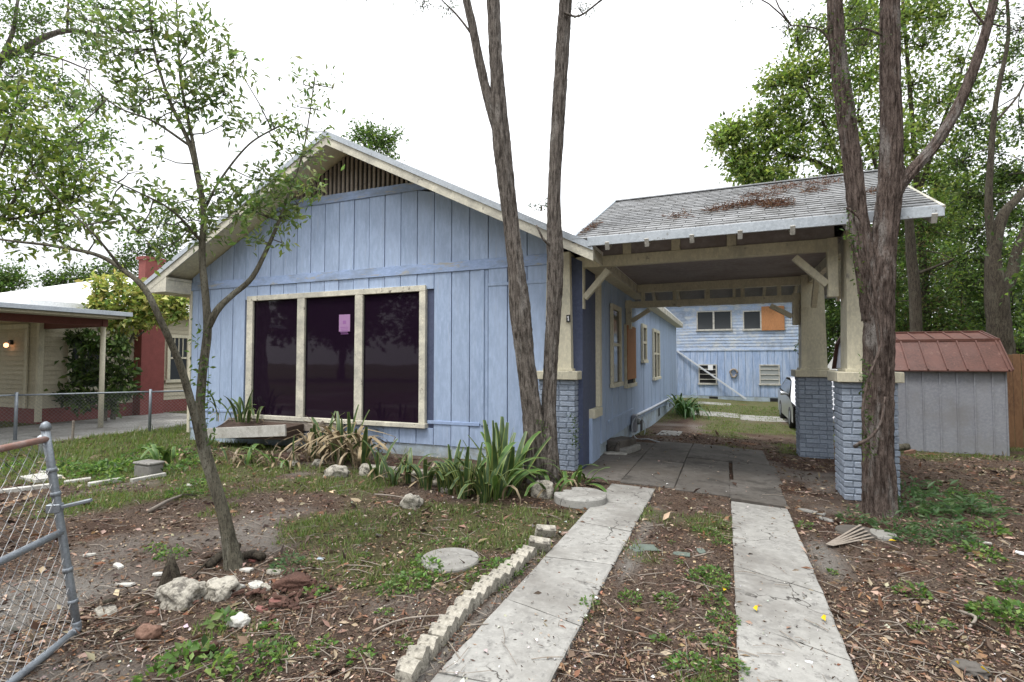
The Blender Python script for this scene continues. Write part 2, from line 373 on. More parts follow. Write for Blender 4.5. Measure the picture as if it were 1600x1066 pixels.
# ================================================================== GROUND
def axis(lo, hi, s, far):
    a = np.arange(lo, hi + 1e-6, s); o = []; v, d = hi, s
    while v < far: d *= 1.25; v += d; o.append(v)
    p = []; v, d = lo, s
    while v > -far: d *= 1.25; v -= d; p.append(v)
    return np.array(p[::-1] + a.tolist() + o)
gx, gy = axis(-10.5, 5.5, .06, 400), axis(1.0, 13.0, .06, 400)
GX, GY = np.meshgrid(gx, gy)
def cover(x, y):
    """how much grass, bare sand and dark mulch lies at a place"""
    n1 = fbm(x * .9 + 3, y * .9, 0, 1, 5); n2 = fbm(x * .7 + 9, y * .7, 0, 5, 4); n3 = fbm(x * 1.6, y * 1.6, 0, 9, 4)
    yard = sst((-2.2 - x) / 1.2) * sst((y - 2.9) / 1.2)
    left = sst((-6.5 - x) / 2.) * sst((y - 3.2) / 1.5)
    mid = sst(1 - np.abs(x + .10) / .34) * sst((6.6 - y) / 1.) * .42
    back = sst((y - 11.5) / 2) * sst((x + 3) / 1) * .6
    right = sst((x - 2.4) / 1.5) * sst((y - 5) / 2) * .45
    far = sst((np.hypot(x, y) - 16) / 8) * .9
    bed = sst(1 - np.abs(y - 6.6) / .7) * sst((x + 9.6) / .6) * sst((-1.6 - x) / .5)      # mulch under the windows
    g = yard * .53 + left * .60 + mid + back + right + far
    g = np.clip((n1 - .64 + g * .40) * 7, 0, 1) * (1 - .9 * bed)
    under = sst((x + 2) / .4) * sst((2.2 - x) / .5) * sst((y - 6.8) / .6) * sst((11.2 - y) / .6)
    g = g * (1 - .75 * under)
    edge = np.exp(-((x + .72) / .10) ** 2) + np.exp(-((x + 1.44) / .06) ** 2) + .7 * np.exp(-((x - .75) / .16) ** 2)
    s = np.clip((n2 - .57 + .30 * edge * sst((6.5 - y) / 1.) - .3 * sst((y - 8) / 3) * sst((x - 1.5) / 1.) + .10 * mid / .35 + .07 * sst((x - .2) / .8) * sst((6 - y) / 2)) * 5.5, 0, 1) * (1 - g)
    track = np.exp(-((x + .42 + .05 * np.sin(y * 3)) / .17) ** 2) * sst((5.2 - y) / 1.5) * np.clip((n3 - .36) * 5, 0, 1)
    s = s * (1 - bed) * (1 - track)
    d = np.clip((n3 - .50 + .22 * bed + .2 * under) * 4, 0, 1) * (1 - s); d = np.maximum(d, .9 * track)
    return g, s, d
def gfull(x, y):
    near = sst((22 - np.hypot(x, y)) / 8)
    return gz(x, y) + near * (.035 * (fbm(x * 1.3, y * 1.3, 0, 21, 4) - .5) + .012 * (fbm(x * 9, y * 9, 0, 31, 2) - .5))
STRIPS = [(-1.38, -.83, -4, 6.62), (.04, .62, -4, 10.2), (-1.95, .03, 6.95, 11.1)]
GZm = gfull(GX, GY)
for (a, b, c, d) in STRIPS:                      # the ground dips a little under the concrete
    ins = sst((GX - a + .03) / .06) * sst((b + .03 - GX) / .06) * sst((GY - c) / .1) * sst((d - GY) / .1)
    GZm = GZm - ins * .035
cg, cs, cd = cover(GX, GY)
gt = np.stack([cg, cs, cd], -1).reshape(-1, 3)
nx, ny = len(gx), len(gy)
ii = (np.arange(ny - 1)[:, None] * nx + np.arange(nx - 1)[None]).ravel()
GF = np.stack([ii, ii + 1, ii + nx + 1, ii + nx], -1)
m, t, b = newmat('yard_ground')
a = t.nodes.new('ShaderNodeAttribute'); a.attribute_name = 'tint'
sep = t.nodes.new('ShaderNodeSeparateColor'); t.links.new(a.outputs['Color'], sep.inputs['Color'])
f1, f2, f3 = noise(t, 45, detail=6, rough=.75), noise(t, 160, detail=4, rough=.75, off=3), noise(t, 3, detail=5, off=8)
base = mixc(t, ramp(t, f3, .35, .65), (.175, .118, .086), (.22, .172, .138))
base = mixc(t, ramp(t, f1, .45, .58), base, (.075, .052, .041))
base = mixc(t, ramp(t, f2, .58, .74), base, (.31, .25, .20))
sand = mixc(t, ramp(t, f1, .3, .7), (.36, .335, .305), (.26, .24, .215)); sand = mixc(t, ramp(t, f2, .6, .75), sand, (.12, .10, .085))
grass = mixc(t, ramp(t, f1, .3, .7), (.085, .125, .036), (.135, .13, .06))
mulch = mixc(t, ramp(t, f1, .35, .65), (.062, .039, .031), (.115, .072, .055))
o = mixc(t, sep.outputs['Blue'], base, mulch)
o = mixc(t, mul(t, sep.outputs['Green'], ramp(t, f1, .25, .45)), o, sand)
o = mixc(t, mul(t, sep.outputs['Red'], ramp(t, f1, .3, .55)), o, grass)
rd = ramp(t, noise(t, 1.1, detail=3, off=21), .66, .74); o = mixc(t, mul(t, rd, .55), o, (.23, .095, .045))
t.links.new(o, b.inputs['Base Color']); b.inputs['Roughness'].default_value = .97; b.inputs['Specular IOR Level'].default_value = .1
bumpy(t, b, mul(t, f1, f2, 'ADD'), 1.0, .03)
M['ground'] = m
tag(mesh('ground', np.stack([GX, GY, GZm], -1).reshape(-1, 3), GF, m, smooth=True, tint=gt), kind='structure')
def gnd(x, y): return float(gfull(x, y))

# ---- concrete: wheel strips, carport floor
def slab(parent, poly, m, th=.07, top=.012, tilt=None):
    """broken-edged slab laid on the ground; poly counter-clockwise corners (x, y)"""
    P = np.array(poly, float); pts = []
    for i in range(len(P)):
        a, b = P[i], P[(i + 1) % len(P)]; n = max(2, int(np.linalg.norm(b - a) / .08))
        d = (b - a) / np.linalg.norm(b - a); nr = np.array([-d[1], d[0]])
        for k in range(n):
            q = a + (b - a) * k / n
            pts.append(q + nr * .012 * (fbm(q[0] * 6, q[1] * 6, 0, 41, 3) - .5) + nr * .003 * random.uniform(-1, 1))
    c = np.mean(pts, 0); n = len(pts)
    dz = (lambda x, y: 0.) if tilt is None else (lambda x, y: tilt[0] * (x - c[0]) + tilt[1] * (y - c[1]))
    V, F = [], []
    for s, o in ((1., 0), (.965, .008)):
        for q in pts:
            r = c + (q - c) * s if s < 1 else q
            V.append((r[0], r[1], gz(r[0], r[1]) + top + dz(*r) - (0 if s < 1 else .006)))
    V.append((c[0], c[1], gz(c[0], c[1]) + top + dz(*c)))
    for q in pts: V.append((q[0], q[1], gz(q[0], q[1]) - th))
    for i in range(n):
        j = (i + 1) % n
        F += [(i, j, n + j, n + i), (n + i, n + j, 2 * n), (2 * n + 1 + i, 2 * n + 1 + j, j, i)]
    return mesh('slab', V, F, m, parent)
def strip(name, x0, x1, ys, m, off, kind_label):
    r = T(name, None, None, (x0, ys[0][0], 0), kind='structure')
    for i in range(len(ys) - 1):
        (a0, a1), (b0, b1) = ys[i], ys[i + 1]; g_ = .006
        slab(r, [(x0 + off[i], a0 + g_), (x1 + off[i], a1 + g_), (x1 + off[i], b1 - g_), (x0 + off[i], b0 - g_)], m, tilt=(random.uniform(-.01, .01), random.uniform(-.006, .006)))
    return r
strip('driveway_strip', -1.38, -.83, [(-3.5, -3.5), (-.8, -.8), (1.05, 1.1), (2.36, 2.42), (3.25, 3.1), (4.05, 4.1), (5.05, 4.95), (5.85, 5.9), (6.75, 6.7)], M['concrete'], [0] * 8, '')
strip('driveway_strip', .04, .62, [(-3.5, -3.5), (-.9, -.9), (1.3, 1.2), (2.75, 2.5), (3.62, 3.42), (4.55, 4.3), (6.62, 6.6)], M['concrete'], [0] * 6, '')
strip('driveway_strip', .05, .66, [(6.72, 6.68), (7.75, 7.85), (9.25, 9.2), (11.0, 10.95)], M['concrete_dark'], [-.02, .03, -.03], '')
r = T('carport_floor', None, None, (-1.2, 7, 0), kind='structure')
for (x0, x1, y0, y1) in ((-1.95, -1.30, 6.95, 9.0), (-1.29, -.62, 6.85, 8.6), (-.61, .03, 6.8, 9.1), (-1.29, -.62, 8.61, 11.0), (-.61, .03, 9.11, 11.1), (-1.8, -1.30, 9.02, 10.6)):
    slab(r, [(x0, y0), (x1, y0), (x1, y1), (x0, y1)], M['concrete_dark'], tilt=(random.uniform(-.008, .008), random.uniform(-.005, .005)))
r = T('back_path', None, None, (-1, 14, 0), kind='structure')
for (x0, x1, y0, y1) in ((-1.5, -1.0, 12.3, 13.6), (-1.6, .4, 18.6, 20.2), (.42, 2.4, 18.2, 19.9), (-1.2, .2, 23.4, 24.6)):
    slab(r, [(x0, y0), (x1, y0 + .1), (x1, y1), (x0, y1)], M['concrete'])
# the road in front of the lots, behind the camera
mesh('road', [(-80, -13, -.085), (80, -13, -.085), (80, -6.5, -.085), (-80, -6.5, -.085)], [(0, 1, 2, 3)], M['asphalt'])['kind'] = 'structure'

# ================================================================== BLUE HOUSE
YF, YR, XL, XR = 7.5, 6.92, -10.38, -1.9
APX, APZ, PIT = -6.32, 5.55, .505
XE0, XE1 = -11.0, -1.65
YB = 22.9
def roofz(x): return APZ - PIT * abs(x - APX)
H = T('blue_house', 'blue timber bungalow with front gable and three tall dark windows', 'house', (APX, 15, 0))
# plain wall core behind the boards
MB().prism([(XL + .03, -.3), (XR - .06, -.3), (XR - .06, roofz(XR) - .24), (APX, APZ - .24), (XL + .03, roofz(XL) - .24)], YF + .03, YB - .03).build('wall_core', M['blue_dark'], H)
bw, j = .3333, .015
xb = [-10.36] + [x for x in np.arange(-6.16 - 12 * bw, -2.4, bw) if x > -10.3] + [-2.30]
BH = []
def board(x0, x1, z0, zt0, zt1, mid=None):
    y = YF - random.uniform(0, .012)
    p = [(x0 + j / 2, z0), (x1 - j / 2, z0), (x1 - j / 2, zt1)] + ([mid] if mid else []) + [(x0 + j / 2, zt0)]
    BH.append(MB().prism(p, y, YF + .032).build('plank', M['blue'], H))
WX0, WX1, WZ0, WZ1 = -8.72, -4.66, .50, 2.84
for a, b_ in zip(xb[:-1], xb[1:]):
    cx_ = (a + b_) / 2
    inwin = WX0 - .05 < cx_ < WX1 + .05
    if inwin:
        board(a, b_, .20, .47, .47); board(a, b_, 2.80, 3.06, 3.06)
    elif cx_ > -3.6: board(a, b_, .20 + random.uniform(0, .01), 3.06, 3.06)
    else:
        board(a, b_, .20, .56, .56); board(a, b_, .58, 3.06, 3.06)
    zt = lambda x: min(roofz(x) - .19, 4.50)
    if zt(cx_) > 3.26:
        board(a, b_, 3.23, max(3.235, zt(a)), max(3.235, zt(b_)))
# trims on the front
MB().box(XL, -2.3, YF - .026, YF - .002, 3.06, 3.225).build('band_board', M['blue_band'], H)
MB().prism([(APX - 1.97, 4.50), (APX + 1.97, 4.50), (APX + 1.70, 4.65), (APX - 1.70, 4.65)], YF - .03, YF + .02).build('band_board', M['blue_band'], H)
MB().box(-3.62, -3.56, YF - .022, YF - .002, .56, 3.05).build('batten', M['blue'], H)
MB().box(-3.49, -2.4, YF - .022, YF - .002, 2.78, 2.83).build('batten', M['blue'], H)
MB().box(-4.6, -3.64, YF - .02, YF - .002, .545, .60).build('batten', M['blue_band'], H)
MB().box(XL, -8.75, YF - .02, YF - .002, .555, .60).build('batten', M['blue_band'], H)
MB().box(XL - .03, XL + .04, YF - .03, YF + .06, .1, 3.05).build('corner_board', M['cream'], H)
MB().box(XL + .02, -2.3, YF + .012, YF + .05, -.3, .21).build('foundation_skirt', M['blue_skirt'], H)
# louvre in the gable: dark recess and upright slats
vt = lambda x: roofz(x) - .20
MB().prism([(APX - 1.60, 4.66), (APX + 1.60, 4.66), (APX, vt(APX))], YF + .02, YF + .06).build('vent_recess', M['dark'], H)
for x in np.arange(APX - 1.28, APX + 1.3, .098):
    MB().prism([(x - .022, 4.652), (x + .022, 4.652), (x + .022, max(4.66, vt(x + .022))), (x - .022, max(4.66, vt(x - .022)))], YF - .012, YF + .03).build('vent_slat', M['wood_grey'], H)
# the big window: casing, mullions, three panes, sill
W = MB().box(WX0 - .02, WX1 + .02, YF - .045, YF + .03, 2.765, 2.862).build('window', M['cream_worn'], H)
wx = [(-8.74, -8.58), (-7.44, -7.26), (-6.10, -5.93), (-4.76, -4.64)]
for a, b_ in wx: MB().box(a, b_, YF - .042 - random.uniform(0, .004), YF + .03, .545, 2.763).build('mullion', M['cream_worn'], W)
MB().box(WX0 - .05, WX1 + .05, YF - .085, YF + .03, .47, .543).build('sill', M['cream_worn'], W)
for a, b_ in zip(wx[:-1], wx[1:]):
    mesh('pane', [(a[1] - .01, YF + .004, .54), (b_[0] + .01, YF + .004, .54), (b_[0] + .01, YF + .012, 2.77), (a[1] - .01, YF + .012, 2.77)], [(0, 1, 2, 3)], M['glass'], W)
    for s in (a[1] + .012, b_[0] - .012): MB().box(s - .008, s + .008, YF - .006, YF + .004, .55, 2.76).build('glazing_bead', M['dark'], W)
# eaves: roof planes, rake boards, soffit, boxed return
rf = MB()
for sx, xe in ((-1, XE0), (1, XE1)):
    rf.add([(APX, YR - .02, APZ), (xe, YR - .02, roofz(xe)), (xe, YB + .4, roofz(xe)), (APX, YB + .4, APZ),
            (APX, YR - .02, APZ - .05), (xe, YR - .02, roofz(xe) - .05), (xe, YB + .4, roofz(xe) - .05), (APX, YB + .4, APZ - .05)],
           [(0, 1, 2, 3), (7, 6, 5, 4), (0, 4, 5, 1), (1, 5, 6, 2), (2, 6, 7, 3)])
ROOF = rf.build('roof', M['white_roof'], H)
sf = MB()
for xe in (XE0 + .03, XE1 - .03):
    sf.add([(APX, YR + .03, APZ - .16), (xe, YR + .03, roofz(xe) - .16), (xe, YF + .05, roofz(xe) - .16), (APX, YF + .05, APZ - .16)], [(0, 1, 2, 3)])
sf.build('soffit', M['soffit'], ROOF)
for sx, xe in ((-1, XE0), (1, XE1)):
    for nm, y, dz0, dz1, mt in (('rake_board', YR, -.235, -.085, 'cream_worn'), ('rake_edge', YR - .022, -.092, .006, 'drip')):
        MB().prism([(APX, APZ + dz0), (xe, roofz(xe) + dz0), (xe, roofz(xe) + dz1), (APX, APZ + dz1)][::-1 if sx > 0 else 1], y, y + .03).build(nm, M[mt], ROOF)
# side eaves
for xe, s in ((XE0, -1), (XE1, 1)):
    z = roofz(xe)
    MB().box(min(xe, xe - s * .025), max(xe, xe - s * .025), YR + .03, YB + .38, z - .20, z - .052).build('eave_board', M['cream_worn'], ROOF)
    a, b_ = (xe + .02, XL + .0) if s < 0 else (XR - .03, xe - .03)
    MB().box(a, b_, YF + .06, YB + .3, z - .205, z - .185).build('soffit', M['soffit'], ROOF)
MB().box(XE0 + .03, XL + .03, YR + .032, YF + .02, roofz(XE0) - .20, roofz(XE0) - .185).build('soffit', M['soffit'], ROOF)
MB().prism([(XE0 + .02, roofz(XE0) - .21), (XL + .03, roofz(XE0) - .21), (XL + .03, roofz(XL) - .16), (XE0 + .02, roofz(XE0) - .14)], YR + .004, YR + .034).build('return_board', M['cream_worn'], ROOF)
MB().box(XL + .004, XL + .028, YR + .036, YF - .03, roofz(XE0) - .215, roofz(XE0) + .03).build('return_board', M['cream_worn'], ROOF)
MB().box(XL - .0, XL + .05, YR + .036, YF - .03, roofz(XE0) + .032, roofz(XE0) + .085).build('return_board', M['cream_worn'], ROOF)
# tails under the far end of the side eave
for y in np.arange(12.2, YB, .61):
    MB().bar((XR + .0, y, roofz(XR) - .20), (XE1 - .03, y, roofz(XE1) - .155), .05, .09).build('rafter_tail', M['cream'], ROOF)
# side wall boards along the driveway
ysb = [8.52]
while ysb[-1] < YB - .2: ysb.append(ysb[-1] + .30)
for a, b_ in zip(ysb[:-1], ysb[1:]):
    V, F = cbox(XR - .03 - .03, XR - random.uniform(0, .008), a + .005, b_ - .005, .22 - .22 * sst((a - 12) / 10), roofz(XR) - .21, .004)
    mesh('plank', V, F, M['blue'], H)
MB().box(XR - .06, XR - .035, 8.5, YB, -.6, .30).build('foundation_skirt', M['blue_skirt'], H)
for y in (9.0, 12.9, 16.6, 20.0): MB().box(XR - .055, XR - .028, y, y + .34, -.14, .13).build('crawl_vent', M['dark'], H)
MB().bar((XR + .012, 9.0, .53), (XR + .012, 11.6, .53), .022, .05).build('batten', M['blue'], H)
V, F = tubeVF(catmull([(XR + .03, 11.9, .36), (XR + .03, 15, .30), (XR + .03, 19, .24), (XR + .03, 21, .2)], .3), .035, 8)
mesh('wall_pipe', V, F, M['pvc'], H, True)
# porch infill between pier and side wall
MB().box(-2.5, XR - .08, 7.92, 8.5, .86, 3.2).build('porch_wall', M['blue_dark'], H)  # same blue wall, coloured dark for the shade of the inset
MB().box(-2.5, XR - .01, 7.9, 8.42, -.2, .70).build('porch_wall', M['blue'], H)
MB().box(-2.5, XR + .035, 7.9, 8.44, .70, .84).build('porch_rail', M['cream'], H)
MB().box(XR - .12, XR + .01, 8.36, 8.52, .845, 3.1).build('corner_post', M['cream'], H)
# side windows
def side_window(y0, y1, z0, z1, double=False, boarded=False):
    f = MB(); x = XR + .002
    for (a, b_, c, d) in ((y0, y1, z1 - .09, z1), (y0 - .04, y1 + .04, z0 - .05, z0 + .03), (y0, y0 + .09, z0 + .031, z1 - .091), (y1 - .09, y1, z0 + .031, z1 - .091)):
        f.box(x, x + (.075 if d < z0 + .1 else .05), a, b_, c, d)
    wn = f.build('window', M['cream'], H)
    if boarded:
        MB().box(x + .052, x + .066, y0 + .03, y1 - .03, z0 + .12, z1 - .02).build('plywood_sheet', M['ply'], wn)
        mesh('pane', [(x + .01, y0 + .08, z0), (x + .01, y1 - .08, z0), (x + .01, y1 - .08, z1 - .05), (x + .01, y0 + .08, z1 - .05)], [(0, 1, 2, 3)], M['dark'], wn)
        return
    zm = (z0 + z1) / 2
    mesh('pane', [(x + .012, y0 + .08, z0), (x + .012, y1 - .08, z0), (x + .012, y1 - .08, z1 - .05), (x + .012, y0 + .08, z1 - .05)], [(0, 1, 2, 3)], M['glass_grey'], wn)
    MB().box(x + .014, x + .04, y0 + .092, y1 - .092, zm - .03, zm + .03).build('meeting_rail', M['cream'], wn)
    if double:
        ym = (y0 + y1) / 2; MB().box(x + .016, x + .046, ym - .06, ym + .06, z0 + .032, z1 - .092).build('mullion', M['cream'], wn)
side_window(9.22, 10.1, 1.16, 2.62)
side_window(10.6, 11.75, 1.08, 2.34, boarded=True)
side_window(12.9, 13.65, 1.58, 2.5)
side_window(15.0, 16.5, 1.08, 2.5, double=True)
# white connecting roof between carport roof and house roof
CR_Y, CR_Z, CE_Z = 9.24, 4.44, 3.27
def crz(y): return CE_Z + (CR_Z - CE_Z) / (CR_Y - YR) * (y - YR)
xv = lambda z: APX + (APZ - z) / PIT
MB().add([(-1.95, YR + .05, crz(YR + .05) - .004), (-1.76, CR_Y, CR_Z - .004), (xv(CR_Z), CR_Y, CR_Z - .004),
          (-1.95, 2 * CR_Y - YR, crz(YR) - .004)], [(0, 1, 2), (1, 3, 2)]).build('connecting_roof', M['white_roof'], H)

# ================================================================== CARPORT
C = T('carport', 'drive-through carport with grey shingle roof on tapered posts and painted brick piers', 'carport', (-.2, 9, 0))
PIERS = [('lf', -2.58, 7.33, .55, 1.315), ('rf', 1.30, 7.33, .56, 1.335), ('rr', 1.21, 10.6, .53, 1.30)]
brick_cache = {}
def brick(parent, cx, cy, cz, L, Wd, Hh, along_x):
    key = (round(L, 2), along_x)
    var = random.randrange(3); key = key + (var,)
    if key not in brick_cache:
        V, F = cbox(-L / 2, L / 2, -Wd / 2, Wd / 2, -Hh / 2, Hh / 2, .007)
        V = [(v[0] + random.uniform(-.004, .004), v[1] + random.uniform(-.003, .003), v[2] + random.uniform(-.003, .003)) for v in V]
        if not along_x: V = [(-v[1], v[0], v[2]) for v in V]
        me = bpy.data.meshes.new('brick'); me.from_pydata(V, [], F); me.materials.append(M['brick']); brick_cache[key] = me
    o = bpy.data.objects.new('brick', brick_cache[key]); col.objects.link(o); o.parent = parent
    o.location = (cx + random.uniform(-.003, .003), cy + random.uniform(-.003, .003), cz)
def pier(x, y, s, ztop):
    zb = -.35
    core = MB().box(x + .014, x + s - .014, y + .014, y + s - .014, zb, ztop - .003).build('pier', M['mortar'], C)
    ch = .0785; n = int((ztop + .22) / ch); rest = MB()
    bl, gp, wd = .205, .011, .09
    for r in range(n):
        z = ztop - ch * (r + .5); hh = ch - .011
        for f in range(4):                       # 0 front 1 back 2 left 3 right; front/back run full length on even courses
            full = (r % 2 == 0) == (f < 2)
            a0, a1 = (0, s) if full else (wd + gp, s - wd - gp)
            segs = []; p = a0; first = random.choice((bl, bl, bl * .5)) if full else bl
            while p < a1 - .03:
                L = min(first if not segs else bl, a1 - p)
                if a1 - (p + L) < .06: L = a1 - p
                segs.append((p, p + L)); p += L + gp
            vis = f == 0 or (f == 2 and x > 0) or (f == 3 and x < 0)
            for (p0, p1) in segs:
                L, c = p1 - p0, (p0 + p1) / 2
                bx, by = (x + c, y + wd / 2) if f == 0 else (x + c, y + s - wd / 2) if f == 1 else (x + wd / 2, y + c) if f == 2 else (x + s - wd / 2, y + c)
                if vis: brick(core, bx, by, z, L, wd, hh, f < 2)
                else:
                    hx, hy = (L / 2, wd / 2) if f < 2 else (wd / 2, L / 2)
                    rest.box(bx - hx, bx + hx, by - hy, by + hy, z - hh / 2, z + hh / 2, .007)
    o = rest.build('brickwork', M['brick'], core); o['kind'] = 'stuff'
    MB().box(x - .055, x + s + .055, y - .055, y + s + .055, ztop, ztop + .125, .008).build('pier_cap', M['cream'], C)
    # tapered boxed post
    cx_, cy_ = x + s / 2, y + s / 2; a, b_ = .205, .175; z0, z1 = ztop + .125, 3.22
    MB().box(cx_ - a - .025, cx_ + a + .025, cy_ - a - .025, cy_ + a + .025, z0, z0 + .035).build('post_base', M['cream'], C)
    V = [(cx_ + sx * w_, cy_ + sy * w_, z) for z, w_ in ((z0 + .03, a), (z1, b_)) for sx, sy in ((-1, -1), (1, -1), (1, 1), (-1, 1))]
    mesh('post', V, [(3, 2, 1, 0), (4, 5, 6, 7), (0, 1, 5, 4), (1, 2, 6, 5), (2, 3, 7, 6), (3, 0, 4, 7)], M['cream'], C)
for p in PIERS: pier(*p[1:])
# front and rear frames
YB1, YB2 = 7.60, 10.87
for yb, zb, zt, nm in ((YB1, 2.985, 3.14, 'beam'), (YB2, 2.68, 2.81, 'beam')):
    MB().box(-2.02, 1.32, yb - .06, yb + .06, zb, zt).build(nm, M['cream'], C)
MB().box(-2.02, 1.32, YB2 - .06, YB2 + .06, 2.99, 3.15).build('beam', M['cream'], C)
for x in np.linspace(-1.55, .95, 5): MB().box(x - .035, x + .035, YB2 - .05, YB2 + .05, 2.812, 2.988).build('stud', M['cream'], C)
for x in (-1.3, -.62, .1): MB().box(x - .06, x + .06, YB1 - .055, YB1 + .02, 3.142, 3.42).build('stud', M['cream'], C)
for a, b_ in ((-2.0, -1.36), (-1.24, -.68), (-.56, .04), (.16, 1.3)):
    MB().box(a, b_, YB1 - .03, YB1 - .012, 3.142, 3.45).build('panel', M['mauve'], C)
# longitudinal beams and ceiling
for x in (-1.86, 1.46): MB().box(x - .05, x + .05, YB1 + .065, YB2 - .065, 3.0, 3.15).build('beam', M['cream'], C)
MB().box(-1.86, 1.46, YB1 + .062, YB2 - .062, 3.152, 3.18).build('ceiling', M['mauve'], C)
# bracket posts and braces
def bracket(x, yb, s, zb, zbr):
    MB().prism([(x - .055, zbr + .06), (x + s * .055, zbr) if s > 0 else (x - .055, zbr), (x + .055, zbr + .06 if s < 0 else zbr + .06), (x + .055, zb + .16), (x - .055, zb + .16)]
               if False else [(x - .055, zbr), (x + .055, zbr), (x + .055, zb + .16), (x - .055, zb + .16)], yb - .068, yb + .05).build('bracket_post', M['cream'], C)
    MB().bar((x + s * .06, yb - .01, zbr + .16), (x + s * .42, yb - .01, zb - .05), .09, .085).build('brace', M['cream'], C)
bracket(-2.00, YB1, 1, 2.985, 2.37)
bracket(1.27, YB1, -1, 2.985, 2.40)
bracket(-1.84, YB2, 1, 2.68, 2.25)
bracket(1.22, YB2, -1, 2.68, 2.25)
MB().bar((1.46, 8.0, 2.55), (1.46, 8.42, 3.0), .085, .09).build('brace', M['cream'], C)
MB().bar((1.46, 10.5, 2.55), (1.46, 10.08, 3.0), .085, .09).build('brace', M['cream'], C)
# roof
X0, X1 = -1.78, 2.2
rb = MB()
yb2 = 12.15; CBZ = CR_Z - (CR_Z - CE_Z) / (CR_Y - YR) * (yb2 - CR_Y)
rb.add([(X0 - .16, YR, CE_Z - .012), (X1, YR, CE_Z - .012), (X1, CR_Y, CR_Z - .012), (X0, CR_Y, CR_Z - .012),
        (X0 - .16, YR, CE_Z - .05), (X1, YR, CE_Z - .05), (X1, CR_Y, CR_Z - .05), (X0, CR_Y, CR_Z - .05), (X1, yb2, CBZ - .012), (X0 - .16, yb2, CBZ - .012), (X1, yb2, CBZ - .05), (X0 - .16, yb2, CBZ - .05)],
       [(0, 1, 2, 3), (7, 6, 5, 4), (0, 4, 5, 1), (1, 5, 6, 2), (3, 2, 8, 9), (11, 10, 6, 7), (2, 6, 10, 8), (9, 8, 10, 11), (0, 3, 7, 4), (3, 9, 11, 7)])
CRF = rb.build('carport_roof', M['shingle_sheet'], C)
SL = math.hypot(CR_Y - YR, CR_Z - CE_Z); dy_, dz_ = (CR_Y - YR) / SL, (CR_Z - CE_Z) / SL
rows = 21; ex = SL / rows; nsh = 0; restV = MB()
for r in range(rows):
    s0 = r * ex - .02; s1 = s0 + ex + .03
    xl = X0 - .16 * (1 - r / rows); x = xl - (.16 if r % 2 else 0) - random.uniform(0, .03)
    while x < X1 - .02:
        xa, xb_ = max(x, xl), min(x + .315, X1 + .02); x += .325
        if xb_ - xa < .04: continue
        jz = random.uniform(0, .004)
        P = lambda X, s, t_: (X, YR + dy_ * s - dz_ * t_, CE_Z + dz_ * s + dy_ * t_)
        V = [P(xa, s0, -.006), P(xb_, s0, -.006), P(xb_, s1, -.008), P(xa, s1, -.008), P(xa, s0, .013 + jz), P(xb_, s0, .013 + jz), P(xb_, s1, .001), P(xa, s1, .001)]
        F = [(4, 5, 6, 7), (0, 1, 5, 4), (1, 2, 6, 5), (3, 0, 4, 7)]
        if nsh < 300: mesh('shingle', V, F, M['shingle'], CRF); nsh += 1
        else: restV.add(V, F)
if restV.V: restV.build('shingle_rows', M['shingle'], CRF)['kind'] = 'stuff'
MB().box(X0, X1, CR_Y - .06, CR_Y + .06, CR_Z + .002, CR_Z + .022).build('ridge_cap', M['shingle_sheet'], CRF)
MB().bar((X0 - .175, YR + .02, CE_Z + .02), (X0 - .015, CR_Y, CR_Z + .02), .05, .03).build('verge_flashing', M['drip'], CRF)
MB().box(X0 + .06, X1 + .01, YR - .035, YR - .008, CE_Z - .115, CE_Z + .008).build('fascia', M['drip'], CRF)
MB().box(X0 - .1, X1 + .01, yb2 + .008, yb2 + .035, CBZ - .115, CBZ + .008).build('fascia', M['drip'], CRF)
MB().bar((X1 + .002, YR - .02, CE_Z - .05), (X1 + .002, CR_Y, CR_Z - .05), .03, .11).build('rake_board', M['cream_worn'], CRF)
MB().bar((X1 + .002, yb2 + .02, CBZ - .05), (X1 + .002, CR_Y, CR_Z - .05), .03, .11).build('rake_board', M['cream_worn'], CRF)
for x in (-1.45, -.93, -.37, .19, .76, 1.33, 2.12):
    MB().bar((x, YR - .03, CE_Z - .135), (x, YR + 1.0, CE_Z - .135 + 1.03 * (dz_ / dy_)), .055, .11).build('rafter_tail', M['white'], CRF)
for x in (-1.45, -.93, -.37, .19, .76, 1.33, 2.12):
    MB().bar((x, yb2 + .03, CBZ - .135), (x, yb2 - 1.2, CBZ - .135 + 1.23 * (dz_ / dy_)), .055, .11).build('rafter_tail', M['cream'], CRF)
# gable end on the right, closed with panels
MB().add([(1.5, YR + .5, 3.2), (1.5, 11.0, 3.2), (1.5, CR_Y, CR_Z - .08), (1.53, YR + .5, 3.2), (1.53, 11.0, 3.2), (1.53, CR_Y, CR_Z - .08)], [(0, 2, 1), (3, 4, 5), (0, 1, 4, 3)]).build('gable_panel', M['mauve'], C)
# house number plate on the left post
num = MB().box(-2.165, -2.105, 7.372, 7.392, 2.16, 2.27, .003).build('number_plate', M['black'], C)
MB().box(-2.140, -2.124, 7.368, 7.3715, 2.18, 2.25, .001).box(-2.152, -2.1405, 7.3682, 7.3714, 2.228, 2.245, .001).build('numeral', M['paper'], num)

